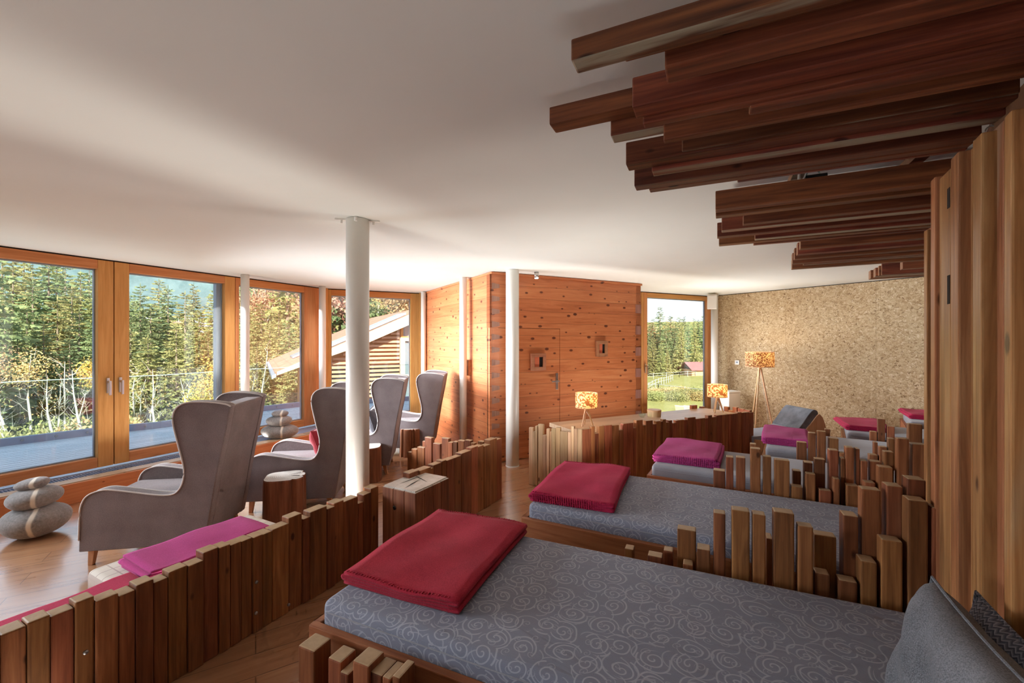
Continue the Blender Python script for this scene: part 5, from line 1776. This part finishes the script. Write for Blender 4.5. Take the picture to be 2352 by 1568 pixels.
gw.add([(1.2, .62, -4), (RL + 4.4, .62, -4), (RL + 4.4, .62, rz_(.9)), (RL, .62, rz_(RL) - .02), (1.2, .62, rz_(1.2) - .02),
        (1.2, RD - .5, -4), (RL + 4.4, RD - .5, -4), (RL + 4.4, RD - .5, rz_(.9)), (RL, RD - .5, rz_(RL) - .02), (1.2, RD - .5, rz_(1.2) - .02)],
       [(0, 1, 2, 3, 4), (9, 8, 7, 6, 5), (0, 4, 9, 5), (1, 6, 7, 2), (0, 5, 6, 1)])
gw.build('gable_wall', M['lath'], hs)
MB().box(.9, RL - .95, .60, .62, -.5, .6).build('dark_glass', M['houseglass'], hs)  # dark glass behind the slat screen
sm = MB()
z = -.62
while z < 2.6:
    x0 = max(1.25, (z + .30 - ZE) / sl + .05)
    x1 = 4.05
    if x0 < x1 - .1: sm.box(x0, x1, .42, .50, z, z + .085)
    z += .155
sm.build('slat_screen', M['lath'], hs)
wf = MB()
for (x0, x1, z0, z1) in ((4.08, 4.26, -.9, 1.75), (5.6, 5.75, -.9, 1.75), (4.26, 5.6, 1.62, 1.75), (4.26, 5.6, .25, .32)):
    wf.box(x0, x1, .40, .58, z0, z1)
wff = wf.build('window_frame', M['cream'], hs)
MB().box(4.26, 5.6, .52, .54, -.8, 1.62).build('pane', M['houseglass'], wff)
wf2 = MB().box(4.1, 4.2, .42, .56, 1.78, 2.45).box(4.1, 5.5, .42, .56, 1.75, 1.80)
w2 = wf2.build('window_frame', M['winframe'], hs)
MB().box(4.2, 5.5, .52, .54, 1.8, 2.4).build('pane', M['houseglass'], w2)
MB().box(2.0, 6.5, .20, .40, -4.0, -.70).build('parapet', M['cream'], hs)

# ---------------------------------------------------------------- meadow side
LR1 = 'tall conifer at the forest edge behind the meadow'
for px, py, y in ((1516, 703, 92), (1540, 722, 95), (1560, 727, 90), (1571, 726, 94), (1582, 736, 90), (1594, 730, 95), (1604, 733, 92), (1615, 722, 90), (1628, 730, 92), (1500, 730, 96), (1490, 738, 92), (1474, 720, 95), (1455, 730, 92), (1640, 725, 94), (1655, 735, 90), (1550, 735, 88), (1530, 735, 88)):
    place_tree(px, py, y, LR1, 'conifers behind the meadow', 'g', .95)
LR2 = 'sunlit pale green conifer standing in front of the dark forest edge'
for px, py, y in ((1565, 742, 80), (1596, 750, 80), (1500, 775, 79), (1518, 785, 78), (1533, 800, 78), (1488, 790, 79), (1478, 800, 79), (1550, 800, 81), (1612, 800, 82), (1580, 815, 80)):
    place_tree(px, py, y, LR2, 'front conifers behind the meadow', 'o', 1.05)
for px, py, y in ((1494, 735, 96), (1536, 728, 99)):
    x = (px - 1176) / FOC * y
    o = link('broadleaf_tree', rus[2], None, None, (x, y, ground(x, y)), px); s = (zof(py, y) - ground(x, y)) / 10
    o.scale = (s, s, s); tag(o, 'golden autumn tree among the conifers behind the meadow', 'tree', 'golden trees behind the meadow')
for i, (px, py, y) in enumerate([(1478 + k * 9 + (k % 3) * 3, 898 + (k % 4) * 5, 47 - (k % 5)) for k in range(19)]):
    x = (px - 1176) / FOC * y
    o = link('shrub', bushes[(0, 1, 2, 0)[i % 4]], None, None, (x, y, ground(x, y) - .3), i)
    o.scale = (1.0, 1.0, .8)
    tag(o, 'low scrubby bush in the strip across the meadow', 'shrub', 'bushes across the meadow')
bx0, by0 = (1588 - 1176) / FOC * 76, 76.0
bz = ground(bx0 + 2, by0)
bn = thing('barn', (bx0, by0, bz), R(14), 'small field barn with a reddish roof at the edge of the meadow', 'barn')
MB().box(.3, 6.7, .3, 3.7, -.3, 1.2).build('wall', M['lath'], bn)
MB().add([(0, -.1, 1.0), (7, -.1, 1.0), (7, 2, 2.35), (0, 2, 2.35), (7, 4.1, 1.0), (0, 4.1, 1.0), (0, -.1, 1.1), (7, -.1, 1.1), (7, 2, 2.47), (0, 2, 2.47), (7, 4.1, 1.1), (0, 4.1, 1.1)],
         [(0, 1, 2, 3), (3, 2, 4, 5), (6, 9, 8, 7), (9, 11, 10, 8), (0, 6, 7, 1), (5, 4, 10, 11), (0, 3, 9, 6), (3, 5, 11, 9), (1, 7, 8, 2), (2, 8, 10, 4)]).build('roof', plain('faded_red_roof', (.30, .13, .13), .9, .05), bn)
M['greywood'] = wood('grey_fence_wood', (.24, .25, .23), (.34, .35, .33), (.42, .43, .41), 'X', .8, .03)


def rail_fence(pts, label, n=14, h=1.0):
    P = [Vector(((px - 1176) / FOC * y, y, 0)) for px, y in pts]
    t = thing('rail_fence', (P[0].x, P[0].y, 0), 0, label, 'fence')
    for a, b in zip(P[:-1], P[1:]):
        k = max(2, int((b - a).length / 2.2))
        pr = MB()
        prev = None
        for i in range(k + 1):
            q = a.lerp(b, i / k); z = ground(q.x, q.y)
            MB().box(-.035, .035, -.035, .035, -.2, h).build('post', M['greywood'], t, loc=(q.x - P[0].x, q.y - P[0].y, z))
            if prev is not None:
                for zz in (.5, .88):
                    pr.tube([(prev[0] - P[0].x, prev[1] - P[0].y, prev[2] + zz), (q.x - P[0].x, q.y - P[0].y, z + zz)], .032, 5)
            prev = (q.x, q.y, z)
        pr.build('rail', M['greywood'], t)
    return t
rail_fence(((1440, 50), (1512, 49), (1640, 44)), 'grey rail fence running across the meadow in front of the bushes')
rail_fence(((1490, 50), (1545, 68)), 'grey rail fence running back through the meadow')
rail_fence(((1470, 72), (1560, 74), (1650, 80)), 'low rail fence at the foot of the forest edge')


def sun_lounger(px, y, rz, label):
    x = (px - 1176) / FOC * y
    t = thing('sun_lounger', (x, y, ground(x, y)), rz, label, 'sun lounger', 'white loungers on the lawn')
    MB().box(-.32, .32, -.6, .6, .28, .34).build('seat', M['white'], t)
    MB().box(-.32, .32, 0, .06, 0, .85).build('backrest', M['white'], t, loc=(0, .6, .3), rot=(R(-38), 0, 0))
    for sx in (-.28, .28):
        for sy in (-.5, .5): MB().box(sx - .025, sx + .025, sy - .025, sy + .025, -.05, .3).build('leg', M['greywood'], t)
    return t
sun_lounger(1566, 33, R(150), 'white sun lounger on the lawn, left of the pair')
sun_lounger(1586, 33.2, R(150), 'white sun lounger on the lawn, right of the pair')

# =====================================================================  LIGHT
w = bpy.data.worlds.new('sky'); bpy.context.scene.world = w
w.use_nodes = True
wt_ = w.node_tree
bg = wt_.nodes['Background']
tc = wt_.nodes.new('ShaderNodeTexCoord'); sx_ = wt_.nodes.new('ShaderNodeSeparateXYZ'); rp_ = wt_.nodes.new('ShaderNodeValToRGB')
wt_.links.new(tc.outputs['Generated'], sx_.inputs[0]); wt_.links.new(sx_.outputs[2], rp_.inputs[0]); wt_.links.new(rp_.outputs[0], bg.inputs[0])
rp_.color_ramp.elements[0].position = 0.0; rp_.color_ramp.elements[0].color = (.86, .92, 1.0, 1)
rp_.color_ramp.elements[1].position = .6; rp_.color_ramp.elements[1].color = (.50, .70, 1.0, 1)
bg.inputs[1].default_value = 1.3
sun = bpy.data.lights.new('sun', 'SUN'); sun.energy = 11.0; sun.angle = R(1.0); sun.color = (1, .94, .80)
so = bpy.data.objects.new('sun', sun); C.objects.link(so)
ts = Vector((.22, -.97, .62)).normalized()
so.rotation_euler = (-ts).to_track_quat('-Z', 'Y').to_euler()


def area(name, loc, aim, sx, sy, watts, col, spread=140):
    l = bpy.data.lights.new(name, 'AREA'); l.shape = 'RECTANGLE'; l.size = sx; l.size_y = sy
    l.energy = watts; l.color = col; l.spread = R(spread)
    o = bpy.data.objects.new(name, l); C.objects.link(o)
    o.location = loc
    o.rotation_euler = Vector(aim).to_track_quat('-Z', 'Z').to_euler()
    return o
FILL_COOL = (.84, .91, 1.0)
UPC = (1, .965, .91)
# fill lamps added on the window ledge to brighten the ceiling
for s, wts in ((-2.6, 3), (-.9, 3), (.3, 4.5), (1.6, 5)):
    p = FA0 + dA * s + nA * .36
    o = area('ledge_fill', (p.x, p.y, .23), (0, 0, 1), 1.6, .08, wts, UPC, 120)
    o.rotation_euler = (R(180), 0, ang(dA))
p = FB0.lerp(FB1, .5) + V2(.1, -.2)
o = area('ledge_fill', (p.x, p.y, .23), (0, 0, 1), 1.3, .08, 4, UPC, 120); o.rotation_euler = (R(180), 0, ang(dB))
# fill lamps added on the floor, out of sight, to brighten ceiling and room
for x, y, sx, wts, rz in ((1.50, 5.72, 1.9, 16, ang(tu)), (3.15, 7.30, .9, 18, ang(tu)), (-.62, 5.15, .7, 4, ang(F3d)), (-1.70, 2.20, .8, 4, ang(F1d)), (-1.40, 2.75, .8, 6, ang(F1d)), (.75, 3.82, .5, 13, R(-28)), (-1.9, 1.25, .8, 2, ang(F1d)), (.1, -1.1, 1.2, 14, 0)):
    o = area('floor_fill', (x, y, .05), (0, 0, 1), sx, .10, wts, UPC if y > 0 else (.84, .92, 1), 130); o.rotation_euler = (R(180), 0, rz)
# area lamps added inside the windows to boost the daylight
for s, wts in ((-4.0, 24), (-2.7, 26), (-1.3, 24), (.5, 80), (1.7, 66), (2.9, 16)):
    p = FA0 + dA * s + nA * .55
    az = 18 if s > 0 else -6
    area('window_fill', (p.x, p.y, 1.45), (cos(R(az)), sin(R(az)), -.12 if s > 0 else -.42), .9, 1.7, wts, FILL_COOL, 90 if s > 0 else 105)
area('window_fill', (-2.30, 7.45, 1.4), (1, -.12, -.06), .9, 1.8, 2.5, (1, .97, .86), 110)
area('window_fill', (2.75, 7.80, 1.35), (.8, -.6, -.03), .8, 1.7, 24, FILL_COOL, 120)

# =====================================================================  CAMERA
cam = bpy.data.cameras.new('camera'); cam.lens = FOC / 2352 * 36; cam.sensor_width = 36; cam.clip_start = .05; cam.clip_end = 2000
co = bpy.data.objects.new('camera', cam); C.objects.link(co)
co.location = (0, 0, EYE); co.rotation_euler = (R(90), 0, 0)
sc = bpy.context.scene
sc.camera = co
sc.view_settings.view_transform = 'Standard'; sc.view_settings.look = 'None'; sc.view_settings.gamma = 1; sc.view_settings.use_curve_mapping = False
sc.view_settings.exposure = 0.30
cy = sc.cycles
cy.use_denoising = True
cy.use_adaptive_sampling = True; cy.adaptive_threshold = 0.08; cy.adaptive_min_samples = 12
cy.use_auto_tile = False; cy.time_limit = 1100
cy.max_bounces = 5; cy.diffuse_bounces = 4; cy.glossy_bounces = 2; cy.transparent_max_bounces = 10; cy.transmission_bounces = 4
cy.sample_clamp_indirect = 4.0; cy.caustics_reflective = False; cy.caustics_refractive = False
